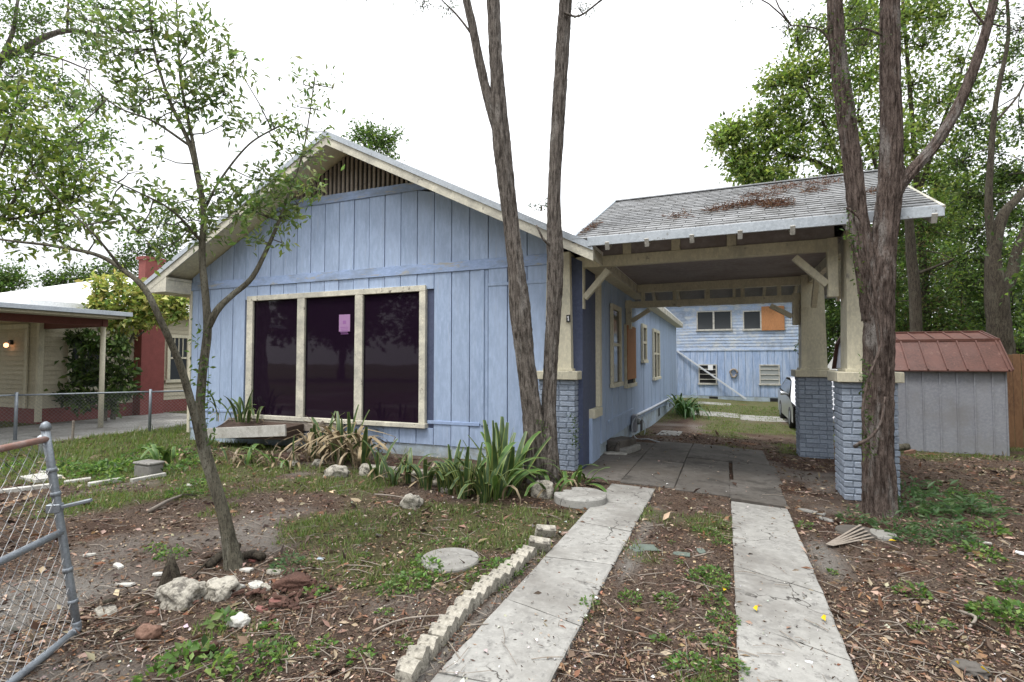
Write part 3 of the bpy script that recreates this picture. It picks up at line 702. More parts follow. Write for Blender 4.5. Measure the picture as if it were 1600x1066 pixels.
# ================================================================== REAR HOUSE (two storeys)
RH = T('rear_house', 'two-storey pale blue wooden house at the end of the driveway', 'house', (.5, 27, -.3))
RY, RX0, RX1, RZ0, RZ1 = 27.0, -5.0, 3.45, -.55, 4.75
MB().box(RX0 + .05, RX1 - .02, RY + .06, RY + 7, RZ0, RZ1).build('wall_core', M['blue_dark'], RH)
M['blue_old'] = paint('flaking_blue_clapboard', (.36, .44, .58), (.31, .39, .54), .7, 2.5, wear=(.50, .53, .56), wlo=.52, whi=.66, wscale=3, wstretch=(1, 1, 2), rand=.09, grime=(.25, .29, .36))
M['blue_old_low'] = paint('faded_blue_board', (.31, .41, .60), (.26, .35, .55), .7, 2, (1, 1, .3), wear=(.45, .53, .68), wlo=.5, whi=.7, wscale=5, wstretch=(2, 2, .2), rand=.06, grime=(.24, .3, .42))
z = 2.12; k = 0
while z < RZ1 - .05:
    V = [(RX0, RY - .022, z), (RX1, RY - .022, z), (RX1, RY + .045, z), (RX0, RY + .045, z), (RX0, RY - .002, z + .16), (RX1, RY - .002, z + .16), (RX1, RY + .05, z + .16), (RX0, RY + .05, z + .16)]
    mesh('clapboard', V, [(0, 1, 5, 4), (3, 2, 1, 0), (4, 5, 6, 7), (1, 2, 6, 5), (0, 4, 7, 3)], M['blue_old'], RH); z += .148; k += 1
x = RX0
while x < RX1 - .05:
    b_ = min(x + .31, RX1); MB().box(x + .005, b_ - .005, RY - .01 - random.uniform(0, .01), RY + .05, -.12, 2.06).build('plank', M['blue_old_low'], RH); x += .31
MB().box(RX0, RX1 + .02, RY - .045, RY + .02, 2.055, 2.118).build('drip_ledge', M['blue_old'], RH)
MB().box(RX0, RX1, RY - .004, RY + .06, RZ0, -.125).build('foundation_skirt', M['blue_skirt'], RH)
for x in (-.75, 1.9): MB().box(x, x + .4, RY - .012, RY + .05, -.4, -.16).build('crawl_vent', M['dark'], RH)
def rwin(x0, x1, z0, z1, mull=(), pane='glass_grey', rails=(), fm='paper'):
    f = MB(); t_ = .055
    for (a, b_, c, d) in ((x0, x1, z1 - t_, z1), (x0 - .03, x1 + .03, z0 - .03, z0 + t_), (x0, x0 + t_, z0 + t_ + .001, z1 - t_ - .001), (x1 - t_, x1, z0 + t_ + .001, z1 - t_ - .001)):
        f.box(a, b_, RY - .075, RY - .02, c, d)
    wn = f.build('window', M['white'], RH)
    e = [x0 + .04] + list(mull) + [x1 - .04]
    for a, b_ in zip(e[:-1], e[1:]):
        mesh('pane', [(a, RY - .04, z0 + .04), (b_, RY - .04, z0 + .04), (b_, RY - .04, z1 - .04), (a, RY - .04, z1 - .04)], [(0, 1, 2, 3)], M[pane], wn)
    for q in mull: MB().box(q - .04, q + .04, RY - .072, RY - .03, z0 + t_ + .002, z1 - t_ - .002).build('mullion', M['white'], wn)
    for q in rails: MB().box(x0 + t_ + .001, x1 - t_ - .001, RY - .066, RY - .03, q - .02, q + .02).build('louvre_rail', M['white'], wn)
    return wn
rwin(-1.28, .32, 3.05, 4.0, (-.5,), 'glass_grey')
q = rwin(.8, 2.56, 3.03, 3.95, (1.58,), 'glass_grey')
MB().box(1.6, 2.56, RY - .10, RY - .078, 2.99, 4.12).build('plywood_sheet', M['ply'], q)
rwin(-1.22, -.38, .44, 1.40, (), 'dark', (.67, .92, 1.16))
rwin(1.47, 2.33, .46, 1.40, (), 'glass_pale', (.7, .93, 1.17))
mesh('roof', [(RX0 - .4, RY - .45, RZ1 - .12), (RX1 + .4, RY - .45, RZ1 - .12), (RX1 + .4, RY + 3.5, RZ1 + 1.4), (RX0 - .4, RY + 3.5, RZ1 + 1.4), (RX0 - .4, RY + 7.4, RZ1 - .12), (RX1 + .4, RY + 7.4, RZ1 - .12),
      (RX0 - .4, RY - .45, RZ1 - .2), (RX1 + .4, RY - .45, RZ1 - .2)], [(0, 1, 2, 3), (3, 2, 5, 4), (0, 6, 7, 1)], M['shingle_sheet'], RH)
tag(MB().bar((-2.2, RY - .10, 2.05), (.88, RY - .35, -.22), .075, .075).build('leaning_pole', M['pvc']), 'long pale pole leaning across the lower wall of the rear blue house', 'pole')
tag(MB().box(-.78, -.56, RY - .085, RY - .079, 1.12, 1.36, .001).build('notice', M['paper']), 'small white notice sheet stuck on the louvred lower window of the rear house', 'notice')
tag(mesh('wall_fan', *tubeVF(np.array([(.36 + .14 * math.cos(a) * (1 + .2 * math.sin(3 * a)), RY - .09, .98 + .19 * math.sin(a)) for a in np.linspace(0, 6.0, 22)]), .045, 6), M['wood_grey'], None, True), 'small round wreath of dry twigs hung on the lower blue wall', 'wreath')
bpy.data.objects['wall_fan'].name = 'wreath'

# ================================================================== NEIGHBOUR HOUSE (left)
NH = T('neighbour_house', 'tan clapboard house with red chimney and white metal roof beyond the wire fence', 'house', (-21, 13, 0))
NX, NY, NZ = -16.5, 7.8, 3.05
MB().box(-25.5, NX - .04, NY + .04, 19.5, -.3, NZ + .15).build('wall_core', M['tan'], NH)
z = .34
while z < NZ + .1:
    for V in ([(NX - .02, NY, z), (NX + .03, NY, z), (NX + .03, 19.5, z), (NX - .02, 19.5, z), (NX - .05, NY, z + .135), (NX + .002, NY, z + .135), (NX + .002, 19.5, z + .135), (NX - .05, 19.5, z + .135)],
              [(-25.5, NY + .02, z), (-25.5, NY - .03, z), (NX, NY - .03, z), (NX, NY + .02, z), (-25.5, NY + .05, z + .135), (-25.5, NY - .002, z + .135), (NX, NY - .002, z + .135), (NX, NY + .05, z + .135)]):
        mesh('clapboard', V, [(1, 2, 6, 5), (0, 1, 2, 3)[::-1], (4, 5, 6, 7), (0, 1, 5, 4), (2, 3, 7, 6)], M['tan'], NH)
    z += .125
MB().box(NX - .03, NX + .02, NY - .02, 19.5, -.3, .335).build('foundation', M['red'], NH)
MB().box(-25.5, NX - .031, NY - .02, NY + .03, -.3, .335).build('foundation', M['red'], NH)
MB().box(NX - .06, NX + .04, NY - .04, NY + .08, .0, NZ).build('corner_board', M['cream'], NH)
def nwin(y0, y1, z0, z1, cur=None):
    f = MB(); x = NX + .032
    for (a, b_, c, d) in ((y0, y1, z1 - .1, z1), (y0 - .04, y1 + .04, z0 - .04, z0 + .06), (y0, y0 + .1, z0 + .061, z1 - .101), (y1 - .1, y1, z0 + .061, z1 - .101)): f.box(x, x + .05, a, b_, c, d)
    wn = f.build('window', M['cream'], NH); zm = (z0 + z1) / 2
    mesh('pane', [(x + .012, y0 + .09, z0), (x + .012, y1 - .09, z0), (x + .012, y1 - .09, z1 - .05), (x + .012, y0 + .09, z1 - .05)], [(0, 1, 2, 3)], M[cur or 'glass_grey'], wn)
    MB().box(x + .014, x + .045, y0 + .101, y1 - .101, zm - .03, zm + .03).build('meeting_rail', M['cream'], wn)
    for k in (1, 2, 3):
        yy = y0 + .1 + (y1 - y0 - .2) * k / 4; MB().box(x + .016, x + .035, yy - .015, yy + .015, zm + .031, z1 - .102).build('glazing_bar', M['cream'], wn)
nwin(8.4, 9.3, .8, 2.4); nwin(11.1, 11.85, .92, 2.42); nwin(14, 14.9, .92, 2.4)
# porch door opening on the front wall, with its lamp
f = MB(); f.box(-17.05, -16.92, NY - .07, NY - .031, .34, 2.42).box(-18.6, -16.92, NY - .068, NY - .031, 2.43, 2.56); f.build('door_casing', M['cream'], NH)
lp = MB().box(-17.78, -17.68, NY - .09, NY - .02, 2.02, 2.14).build('porch_lamp', M['black'], NH)
V, F = tubeVF(np.array([(-17.73, NY - .15, 1.94), (-17.73, NY - .15, 1.97), (-17.73, NY - .15, 2.03), (-17.73, NY - .15, 2.06)]), np.array([.02, .05, .05, .02]), 10); mesh('bulb', V, F, M['lamp'], lp, True)
# chimney
ch = MB().box(NX + .0, NX + .36, 10.12, 10.82, -.3, 3.0).box(NX + .0, NX + .32, 10.2, 10.74, 3.0, 4.66).build('chimney', M['red'], NH)
MB().box(NX - .05, NX + .36, 10.15, 10.79, 4.66, 4.75).build('chimney_cap', M['red'], ch)
# hip roof
e0, e1, f0, f1, ez, rz = -26.2, -15.95, 7.3, 20.2, 3.12, 4.75
V = [(e0, f0, ez), (e1, f0, ez), (e1, f1, ez), (e0, f1, ez), (-21.07, 12.4, rz), (-21.07, 15.1, rz), (e0, f0, ez - .14), (e1, f0, ez - .14), (e1, f1, ez - .14), (e0, f1, ez - .14)]
mesh('roof', V, [(0, 1, 4), (1, 2, 5, 4), (2, 3, 5), (3, 0, 4, 5), (0, 6, 7, 1), (1, 7, 8, 2), (6, 9, 8, 7)], M['white_roof'], NH)
# its flat carport
NC = T('flat_carport', 'flat metal carport roof on thin posts beside the tan house', 'carport', (-16, 5.5, 0))
MB().box(-20.5, -13.35, 2.2, 8.15, 2.66, 2.76).build('roof_slab', M['drip'], NC)
MB().box(-20.4, -13.45, 2.3, 8.05, 2.60, 2.655).build('roof_underside', M['tan'], NC)
MB().box(-20.4, -14.0, 7.86, 7.98, 2.42, 2.597).build('beam', M['rust_brown'], NC)
MB().box(-14.14, -14.02, 2.5, 7.855, 2.43, 2.597).build('beam', M['rust_brown'], NC)
for (x, y) in ((-14.08, 7.92), (-14.08, 2.7)):
    V, F = tubeVF(np.array([(x, y, gnd(x, y) - .05), (x, y, 1.2), (x, y, 2.44)]), .055, 12); mesh('post', V, F, M['cream'], NC, True)
r = T('neighbour_driveway', None, None, (-14, 6, 0), kind='structure')
for k in range(6): slab(r, [(-16.3, 2 + k * 1.5), (-12.6, 2 + k * 1.5), (-12.6, 3.48 + k * 1.5), (-16.3, 3.48 + k * 1.5)], M['concrete'])

# ================================================================== METAL SHED
S = T('metal_shed', 'grey sheet-metal garden shed with rusty red gambrel roof', 'shed', (3.7, 13.8, -.15))
SX0, SX1, SY, SZ0, SZ1, SD = 2.55, 4.93, 12.72, -.3, 1.42, 2.3
MB().box(SX0 + .02, SX1 - .02, SY + .02, SY + SD - .02, SZ0, SZ1).build('wall_core', M['metal_grey'], S)
x = SX0; k = 0
while x < SX1 - .05:
    b_ = min(x + .272, SX1); V, F = cbox(x + .004, b_ - .004, SY - .006, SY + .02, SZ0, SZ1, .008); mesh('wall_panel', V, F, M['metal_grey'], S)
    MB().box(b_ - .014, b_ + .014, SY - .03, SY - .005, SZ0, SZ1).build('wall_rib', M['metal_grey'], S); x += .272
for k in range(8): MB().box(SX1 - .02, SX1 + .006, SY + .01 + k * .285, SY + .285 + k * .285, SZ0, SZ1 - .01).build('wall_panel', M['metal_grey'], S)
prof = [(SY - .10, 1.40), (SY + .42, 2.0), (SY + SD / 2, 2.20), (SY + SD - .42, 2.0), (SY + SD + .10, 1.40)]
x = SX0 - .08; ends = SX1 + .08
MB().add([(xx, y, z) for xx in (SX0,) for y, z in [(SY + .01, 1.41)] + prof[1:4] + [(SY + SD - .01, 1.41)]], [(0, 1, 2, 3, 4)]).build('gable_panel', M['metal_grey'], S)
MB().add([(SX1, y, z) for y, z in [(SY + .01, 1.41)] + prof[1:4] + [(SY + SD - .01, 1.41)]], [(4, 3, 2, 1, 0)]).build('gable_panel', M['metal_grey'], S)
while x < ends - .05:
    b_ = min(x + .31, ends)
    for i in range(4):
        (ya, za), (yb_, zb_) = prof[i], prof[i + 1]
        mesh('roof_panel', [(x, ya, za), (b_, ya, za), (b_, yb_, zb_), (x, yb_, zb_), (x, ya, za - .02), (b_, ya, za - .02), (b_, yb_, zb_ - .02), (x, yb_, zb_ - .02)], [(0, 1, 2, 3), (7, 6, 5, 4), (0, 4, 5, 1), (1, 5, 6, 2), (3, 7, 4, 0), (2, 6, 7, 3)], M['metal_rust'], S)
    for i in (0, 1):
        (ya, za), (yb_, zb_) = prof[i], prof[i + 1]; MB().bar((b_, ya - .005, za + .012), (b_, yb_, zb_ + .012), .026, .03).build('roof_rib', M['metal_rust'], S)
    x += .31
MB().box(SX0 - .09, ends + .01, SY + .39, SY + .44, 1.975, 2.035).build('roof_seam', M['metal_rust'], S)
MB().box(SX0 - .09, ends + .01, SY + SD / 2 - .06, SY + SD / 2 + .06, 2.19, 2.225).build('ridge_cap', M['metal_rust'], S)

# small white hut behind the carport, board fence and blue house at the right edge
wt = T('white_hut', 'small white hut with reddish base seen between the two right piers', 'hut', (3.8, 19, -.3))
MB().box(3.35, 5.2, 19.0, 21, -.5, 1.05).build('wall', M['red'], wt)
MB().prism([(3.25, 1.05), (5.3, 1.05), (5.3, 1.3), (4.6, 2.35), (3.9, 2.35), (3.25, 1.3)], 18.9, 21.1).build('roof', M['white'], wt)
wf = T('board_fence', 'tall brown wooden board fence beyond the grey shed', 'fence', (8, 14.6, -.1))
for k in range(44): 
    h = 1.75 + random.uniform(-.03, .03); x = 5.35 + k * .148
    MB().box(x, x + .138, 14.6 + random.uniform(0, .012), 14.625 + random.uniform(0, .01), -.3, h).build('board', M['wood_fence'], wf)
for z in (.3, 1.4): MB().box(5.3, 11.9, 14.64, 14.69, z, z + .09).build('rail', M['wood_fence'], wf)
bh = T('far_blue_house', 'bright blue house with pale roof half hidden by trees beyond the board fence', 'house', (15.5, 21, -.2))
MB().box(11.8, 22, 20, 27, -.5, 2.6).build('wall', M['blue_far'], bh)
MB().prism([(11.2, 2.55), (22.6, 2.55), (17, 5.0)], 19.4, 27.4).build('roof', M['shingle_sheet'], bh)
MB().box(10.2, 13.6, 17.3, 19.9, 2.28, 2.36).build('porch_roof', M['white_roof'], bh)
for x in (10.35, 13.4): MB().box(x, x + .1, 17.4, 17.5, -.4, 2.28).build('porch_post', M['wood_grey'], bh)
mesh('gable_panel', [(13.0, 19.96, 2.4), (21, 19.96, 2.4), (17, 19.96, 4.3)], [(0, 1, 2)], M['blue_far'], bh)
# house across the road (mirrored in the front windows)
ah = T('opposite_house', 'low tan house with white-edged roof across the road', 'house', (-9, -22, 0))
MB().box(-17, -5, -27, -19, -.3, 2.7).build('wall', M['tan'], ah)
MB().prism([(-17.8, 2.6), (-4.2, 2.6), (-11, 5.4)], -27.6, -18.3).build('roof', M['shingle_sheet'], ah)
for a, b_ in (((-17.9, 2.55), (-11, 5.42)), ((-4.1, 2.55), (-11, 5.42))): MB().bar((a[0], -18.25, a[1]), (b_[0], -18.25, b_[1]), .05, .24).build('rake_board', M['paper'], ah)
for x in (-15.5, -12.3, -8.4): MB().box(x, x + 1.4, -18.99, -18.95, .8, 2.0).build('window', M['glass_grey'], ah)
# ================================================================== LEAVES AND TREES
def leaves(P, D, L, Wd, fold=.25, roll=None):
    """kite-shaped leaves at P pointing along D"""
    n = len(P); D = D / (np.linalg.norm(D, axis=1)[:, None] + 1e-9)
    r = rng.normal(size=(n, 3)); r[:, 2] += 1.2
    s = np.cross(D, r); s /= np.linalg.norm(s, axis=1)[:, None] + 1e-9; u = np.cross(s, D)
    L = np.asarray(L)[:, None] if np.ndim(L) else L; Wd = np.asarray(Wd)[:, None] if np.ndim(Wd) else Wd
    V = np.stack([P, P + D * L * .45 + s * Wd * .5 + u * Wd * fold, P + D * L - u * L * .08, P + D * L * .45 - s * Wd * .5 + u * Wd * fold], 1).reshape(-1, 3)
    i = np.arange(n) * 4
    F = np.concatenate([np.stack([i, i + 1, i + 2], 1), np.stack([i, i + 2, i + 3], 1)])
    return V, F
def tints(n, cols, jit=.18):
    c = np.array(cols, float)[rng.integers(0, len(cols), n)]
    c = c * (1 + rng.normal(0, jit, (n, 1))) * (1 + rng.normal(0, .06, (n, 3)))
    return np.clip(np.repeat(c, 4, 0), .004, .9)
GREEN = [(.085, .145, .036), (.068, .12, .03), (.11, .175, .042), (.052, .095, .026)]
BRIGHT = [(.17, .245, .055), (.125, .19, .045), (.23, .29, .08), (.08, .135, .034)]
DARKG = [(.040, .066, .020), (.030, .052, .017), (.055, .085, .026)]
YELLOW = [(.42, .44, .11), (.28, .34, .08), (.52, .50, .18), (.14, .22, .05)]
def limb_samples(limbs):
    S = []
    for L in limbs:
        Q = catmull(L, .12); S.append(Q)
    return S
def tree(name, label, base, limbs, blobs, mat='bark', cols=GREEN, leaf=(.07, .03), dens=1., clump=(8, 14, .16), cat='tree', group=None, ridge=.10, seg=14, ks=12, lm='leaf', droop=-.25, twig=.008, twigs=True, step=.06, flare=0., hang=0.):
    """limbs: lists of (x, y, z, r); blobs: (centre, radius[, weight]) of foliage"""
    r = T(name, label, cat, base, group)
    mb = MB(); S = []
    for k, L in enumerate(limbs):
        Q = catmull(L, step)
        rad = np.maximum(Q[:, 3], .004)
        if k == 0 and flare:
            hgt = Q[:, 2] - Q[0, 2]; rad = rad * (1 + flare * np.exp(-hgt / .14))
        n = seg if rad.max() > .03 else 6
        V, F = tubeVF(Q, rad, n, ridge if rad.max() > .03 else .04, ks, int(rng.integers(1, 99))); mb.add(V, F); S.append(Q)
    SP = np.vstack([q[len(q) // 4:, :3] if i == 0 and len(limbs) > 1 else q[:, :3] for i, q in enumerate(S)])
    LP, LD = [], []
    nc, nl, cr = clump
    for bl in blobs:
        c, rad = np.asarray(bl[0], float), bl[1]; wgt = bl[2] if len(bl) > 2 else 1.
        n = max(1, int(round(nc * dens * wgt)))
        d = rng.normal(size=(n, 3)); d /= np.linalg.norm(d, axis=1)[:, None]
        C_ = c + d * rad * (rng.random((n, 1)) ** .45) * np.array([1, 1, .9])
        hub = c - np.array([0, 0, rad * .3])
        if twigs:
            k = np.argmin(np.linalg.norm(SP - hub, axis=1)); a = SP[k]
            mid = (a + hub) / 2 + rng.normal(0, .06, 3) * np.linalg.norm(hub - a)
            Q = catmull([a, mid, hub], .15); V, F = tubeVF(Q, np.linspace(twig * 1.8, twig, len(Q)), 5); mb.add(V, F)
        for q in C_:
            if twigs:
                mid = (hub + q) / 2 + rng.normal(0, .08, 3) * rad
                Q = catmull([hub, mid, q], max(.12, rad * .45)); V, F = tubeVF(Q, np.linspace(twig * .9, twig * .3, len(Q)), 4, cap=False); mb.add(V, F)
            m_ = max(2, int(nl * (.5 + rng.random())))
            out = (q - hub) / (np.linalg.norm(q - hub) + 1e-6)
            t_ = rng.normal(0, .6, (m_, 1))
            p = q + out * t_ * cr * .9 + rng.normal(0, cr * .42, (m_, 3)) - np.array([0, 0, 1.]) * hang * rng.random((m_, 1))
            dd = out * .7 + rng.normal(0, .75, (m_, 3)); dd[:, 2] += droop
            LP.append(p); LD.append(dd)
    mb.build('trunk', M[mat], r, True)
    if LP:
        P, D_ = np.vstack(LP), np.vstack(LD); n = len(P); s = .65 + .7 * rng.random(n)
        V, F = leaves(P, D_, leaf[0] * s, leaf[1] * s)
        o = mesh('crown', V, F, M[lm], r, False, tints(n, cols)); o['kind'] = 'stuff'
    return r
def px(pts, dep, z_as_dep=None):
    """(x, y, width in px[, depth]) -> limb points"""
    o = []
    for p in pts:
        d = p[3] if len(p) > 3 else dep
        q = atD(p[0], p[1], d); o.append((q[0], q[1], q[2], p[2] * d / F_PX / 2 / math.hypot(1, (p[0] - CX) / F_PX)))
    return o
def pb(lst, dep):
    o = []
    for b in lst:
        d = b[3] if len(b) > 3 else dep
        o.append((atD(b[0], b[1], d), b[2] * d / F_PX, b[4] if len(b) > 4 else 1.))
    return o
# ---- young tree in the front yard
b0 = G(366, 886); dY = float((b0 - cC) @ cF)
lim = [px([(368, 895, 30), (362, 862, 24), (350, 806, 20), (334, 752, 20), (320, 704, 20), (313, 655, 16), (316, 590, 14), (324, 520, 14), (322, 470, 12), (316, 400, 11), (318, 335, 9), (311, 285, 10), (296, 225, 8), (262, 150, 6), (240, 70, 4), (232, -10, 3)], dY),
       px([(318, 708, 15), (304, 650, 13, dY - .1), (282, 573, 12, dY - .2), (254, 508, 11, dY - .35), (226, 452, 11, dY - .4), (192, 422, 9, dY - .4), (150, 398, 8, dY - .4), (80, 384, 6, dY - .3), (0, 374, 5, dY - .2), (-60, 360, 4, dY - .1)], dY),
       px([(325, 512, 13), (340, 484, 12), (362, 462, 10, dY + .1), (392, 436, 9, dY + .15), (414, 396, 7, dY + .2), (436, 345, 5, dY + .25), (452, 300, 4, dY + .3)], dY),
       px([(312, 285, 8), (300, 215, 6), (283, 130, 5, dY + .1), (278, 50, 3, dY + .2), (275, -20, 2, dY + .2)], dY),
       px([(297, 228, 5), (240, 190, 4, dY - .15), (180, 165, 3, dY - .3), (120, 110, 2, dY - .4)], dY),
       px([(318, 330, 6), (345, 280, 4, dY + .15), (390, 225, 3, dY + .3), (440, 195, 3, dY + .4)], dY),
       px([(317, 380, 6), (270, 330, 4, dY - .2), (215, 300, 3, dY - .35), (150, 270, 2, dY - .45)], dY),
       px([(192, 422, 6, dY - .4), (150, 370, 4, dY - .55), (90, 310, 3, dY - .6), (40, 260, 3, dY - .6)], dY),
       px([(436, 345, 4, dY + .25), (470, 250, 3, dY + .4), (482, 190, 2, dY + .5), (492, 120, 2, dY + .5)], dY)]
bl = pb([(225, 20, 40), (265, 20, 38), (185, 40, 30), (160, 5, 30), (210, 75, 36), (250, 85, 40), (290, 60, 32), (305, 110, 34), (330, 90, 28), (275, 150, 36), (225, 140, 30), (180, 120, 26), (320, 150, 34), (350, 140, 26), (205, 165, 26),
         (375, 105, 22, dY, .6), (300, 195, 26, dY, .7), (345, 190, 24, dY, .7), (390, 190, 28, dY + .3, .8), (425, 185, 22, dY + .4, .7), (475, 125, 26, dY + .5, .55), (500, 165, 28, dY + .5, .5), (465, 160, 22, dY + .5, .5), (440, 225, 22, dY + .4, .6), (455, 195, 24, dY + .4, .6),
         (330, 325, 34), (295, 335, 34), (260, 340, 30), (365, 330, 34), (300, 365, 26), (350, 290, 22, dY, .6), (230, 300, 24, dY - .3, .6), (200, 265, 24, dY - .3, .5), (255, 240, 22, dY - .2, .4),
         (395, 320, 30, dY + .2), (430, 300, 32, dY + .3), (465, 310, 34, dY + .3), (490, 290, 22, dY + .3), (450, 275, 26, dY + .3), (485, 240, 20, dY + .4, .8), (400, 275, 24, dY + .2), (440, 335, 22, dY + .3), (410, 370, 20, dY + .2, .6), (440, 375, 14, dY + .2, .5), (415, 330, 24, dY + .2),
         (150, 60, 26, dY - .2, .7), (130, 20, 30, dY - .2, .7), (180, 80, 26), (240, 45, 30), (310, 30, 28), (345, 60, 22, dY, .6), (355, 110, 24, dY, .7), (300, 150, 28), (245, 180, 26, dY, .6), (160, 150, 26, dY - .3, .6), (110, 200, 26, dY - .4, .5), (520, 130, 24, dY + .5, .4), (505, 200, 20, dY + .5, .4), (325, 350, 26), (375, 300, 24, dY + .1), (275, 310, 26), (180, 335, 24, dY - .4, .5), (140, 350, 28, dY - .4, .8), (110, 380, 20, dY - .4, .6), (215, 355, 28, dY - .3, .8), (250, 385, 22, dY - .2, .6), (175, 310, 22, dY - .4, .5)], dY)
tree('young_tree', 'slender young tree with thin forked grey trunk in front of the blue gable', b0, lim, bl, 'bark_young', [(.13, .195, .06), (.16, .225, .065), (.09, .145, .05), (.20, .25, .11)], (.064, .024), .95, (9, 9, .09), ridge=.10, seg=22, ks=12, twig=.0032, step=.03, flare=.35)
# dense bright leaves over the left edge belong to a second, nearer young tree
b1 = G(-190, 830); d1 = 5.0
lim = [[(*b1[:2], b1[2] - .1, .09), (*(b1 + np.array([.1, .1, 1.2]))[:3], .075), *px([(-60, 420, 11), (0, 345, 8), (30, 300, 6), (50, 260, 4)], d1)],
       px([(-60, 420, 8), (-20, 300, 6), (20, 190, 4), (30, 120, 3)], d1), px([(0, 345, 6), (60, 335, 4), (110, 320, 3)], d1)]
bl = pb([(20, 170, 40), (50, 215, 42), (15, 235, 40), (85, 220, 36), (60, 260, 42), (100, 260, 34), (25, 285, 42), (90, 300, 36), (120, 305, 30), (50, 320, 40), (15, 335, 36), (100, 340, 30), (60, 358, 30), (150, 275, 26, d1, .4), (130, 190, 30, d1, .35), (70, 160, 32, d1, .6), (-20, 200, 50), (-20, 300, 50), (150, 340, 26, d1, .4), (30, 110, 34, d1, .5), (0, 130, 30, d1, .6), (90, 365, 24, d1, .5), (130, 240, 30, d1, .5), (20, 380, 24, d1, .4)], d1)
tree('leafy_tree', 'bushy bright green tree leaning in beside the wire gate', b1, lim, bl, 'bark_young', BRIGHT, (.072, .033), 1.0, (15, 10, .12), ridge=.05, twig=.0035, step=.05)
# ---- big oak reaching in from the left
b2 = np.array([-13.2, 3.2, 0.]); d2 = 11.0
lim = [[(*b2, .34), (-13.3, 3.3, 2.0, .27), (-13.1, 3.6, 3.8, .22), *px([(-80, 180, 13), (0, 95, 14), (35, 78, 13), (70, 58, 11), (110, 48, 9), (160, 57, 5), (200, 70, 3)], d2)],
       px([(0, 95, 9), (20, 50, 8), (28, 0, 6), (40, -60, 5)], d2), px([(-80, 320, 12), (0, 303, 9), (30, 300, 6), (90, 296, 4)], d2), px([(105, 48, 5), (106, 20, 4), (108, -20, 3)], d2), px([(-60, 150, 8), (20, 85, 6), (80, 88, 4), (140, 110, 3)], d2)]
bl = pb([(20, 30, 40, d2, .8), (60, 25, 36, d2, .8), (50, 80, 34, d2, .7), (15, 110, 40, d2, .9), (110, 25, 30, d2, .6), (140, 80, 26, d2, .5), (80, 130, 34, d2, .8), (40, 160, 36, d2, .9), (110, 160, 28, d2, .7), (150, 165, 24, d2, .5), (120, 215, 30, d2, .7), (160, 210, 24, d2, .5), (20, 200, 40, d2), (130, 265, 30, d2, .6), (70, 240, 40, d2), (150, 5, 30, d2, .5), (-20, 60, 50, d2), (-30, 200, 50, d2)], d2)
tree('oak_tree', 'large oak with long bare limbs reaching over the left yard', b2, lim, bl, 'bark', GREEN, (.085, .042), 1.0, (32, 16, .22), twig=.006, ridge=.08)
# ---- twin cedar in front of the left pier
b3 = G(845, 752); d3 = float((b3 - cC) @ cF)
lim = [px([(846, 762, 50), (843, 738, 44), (838, 700, 36), (831, 640, 29), (821, 560, 27), (812, 480, 30), (805, 410, 24), (796, 330, 23), (790, 280, 25), (782, 205, 26), (777, 130, 21), (773, 60, 19), (770, -10, 18), (760, -200, 13)], d3),
       px([(852, 752, 44), (854, 700, 34, d3 + .05), (857, 640, 22, d3 + .1), (861, 560, 20, d3 + .12), (867, 450, 22, d3 + .12), (867, 385, 24, d3 + .12), (866, 300, 19, d3 + .12), (870, 220, 20, d3 + .12), (876, 120, 20, d3 + .12), (881, 40, 20, d3 + .12), (885, -30, 18, d3 + .12), (890, -200, 15, d3 + .12)], d3),
       px([(783, 215, 19), (765, 160, 15), (750, 100, 13), (738, 40, 12), (727, -10, 11), (700, -160, 9)], d3),
       px([(727, -10, 6), (680, -5, 4), (640, -10, 3)], d3), px([(742, 60, 4), (715, 25, 3), (690, 0, 2)], d3), px([(866, 388, 6, d3 + .12), (850, 375, 4), (838, 352, 3)], d3), px([(881, 20, 4, d3), (905, 25, 3, d3), (940, 0, 3, d3)], d3)]
bl = pb([(640, -25, 26), (700, -28, 26), (545, -25, 30), (850, -35, 26), (915, -32, 26), (940, -50, 40), (600, -80, 70), (720, -120, 80), (830, -140, 90), (930, -120, 80), (660, 8, 12, d3, .5), (700, 14, 10, d3, .4), (905, 10, 12, d3, .4)], d3)
tree('twin_cedar', 'tall cedar with two rough dark trunks joined at the base before the left pier', b3, lim, bl, 'bark', DARKG, (.05, .012), 1., (14, 16, .14), ridge=.17, seg=60, ks=34, twig=.005, step=.035, flare=.12)
# ---- big cedar in front of the right pier
b4 = G(1370, 806); d4 = 5.72
lim = [px([(1373, 812, 58), (1373, 780, 52), (1372, 700, 47), (1372, 600, 46), (1373, 500, 48), (1374, 430, 50), (1380, 380, 42), (1387, 330, 40), (1392, 270, 38), (1393, 200, 35), (1391, 120, 33), (1390, 40, 31), (1390, -20, 30), (1392, -160, 22)], d4),
       px([(1366, 500, 36), (1357, 440, 34), (1347, 385, 32), (1339, 320, 30), (1331, 250, 29), (1322, 180, 29), (1312, 110, 27), (1306, 40, 25), (1303, -20, 23), (1296, -160, 20)], d4),
       px([(1386, 345, 28), (1400, 300, 24), (1425, 268, 21), (1462, 225, 20), (1495, 170, 19), (1522, 105, 18), (1540, 50, 16), (1556, -10, 14), (1585, -120, 12)], d4),
       px([(1322, 120, 5), (1290, 55, 4), (1262, 42, 3), (1236, 40, 2)], d4), px([(1390, 60, 5), (1350, 45, 4), (1325, 48, 3)], d4), px([(1555, 10, 5), (1540, -10, 4)], d4),
       px([(1540, 40, 5), (1520, 15, 4), (1510, -10, 3)], d4)]
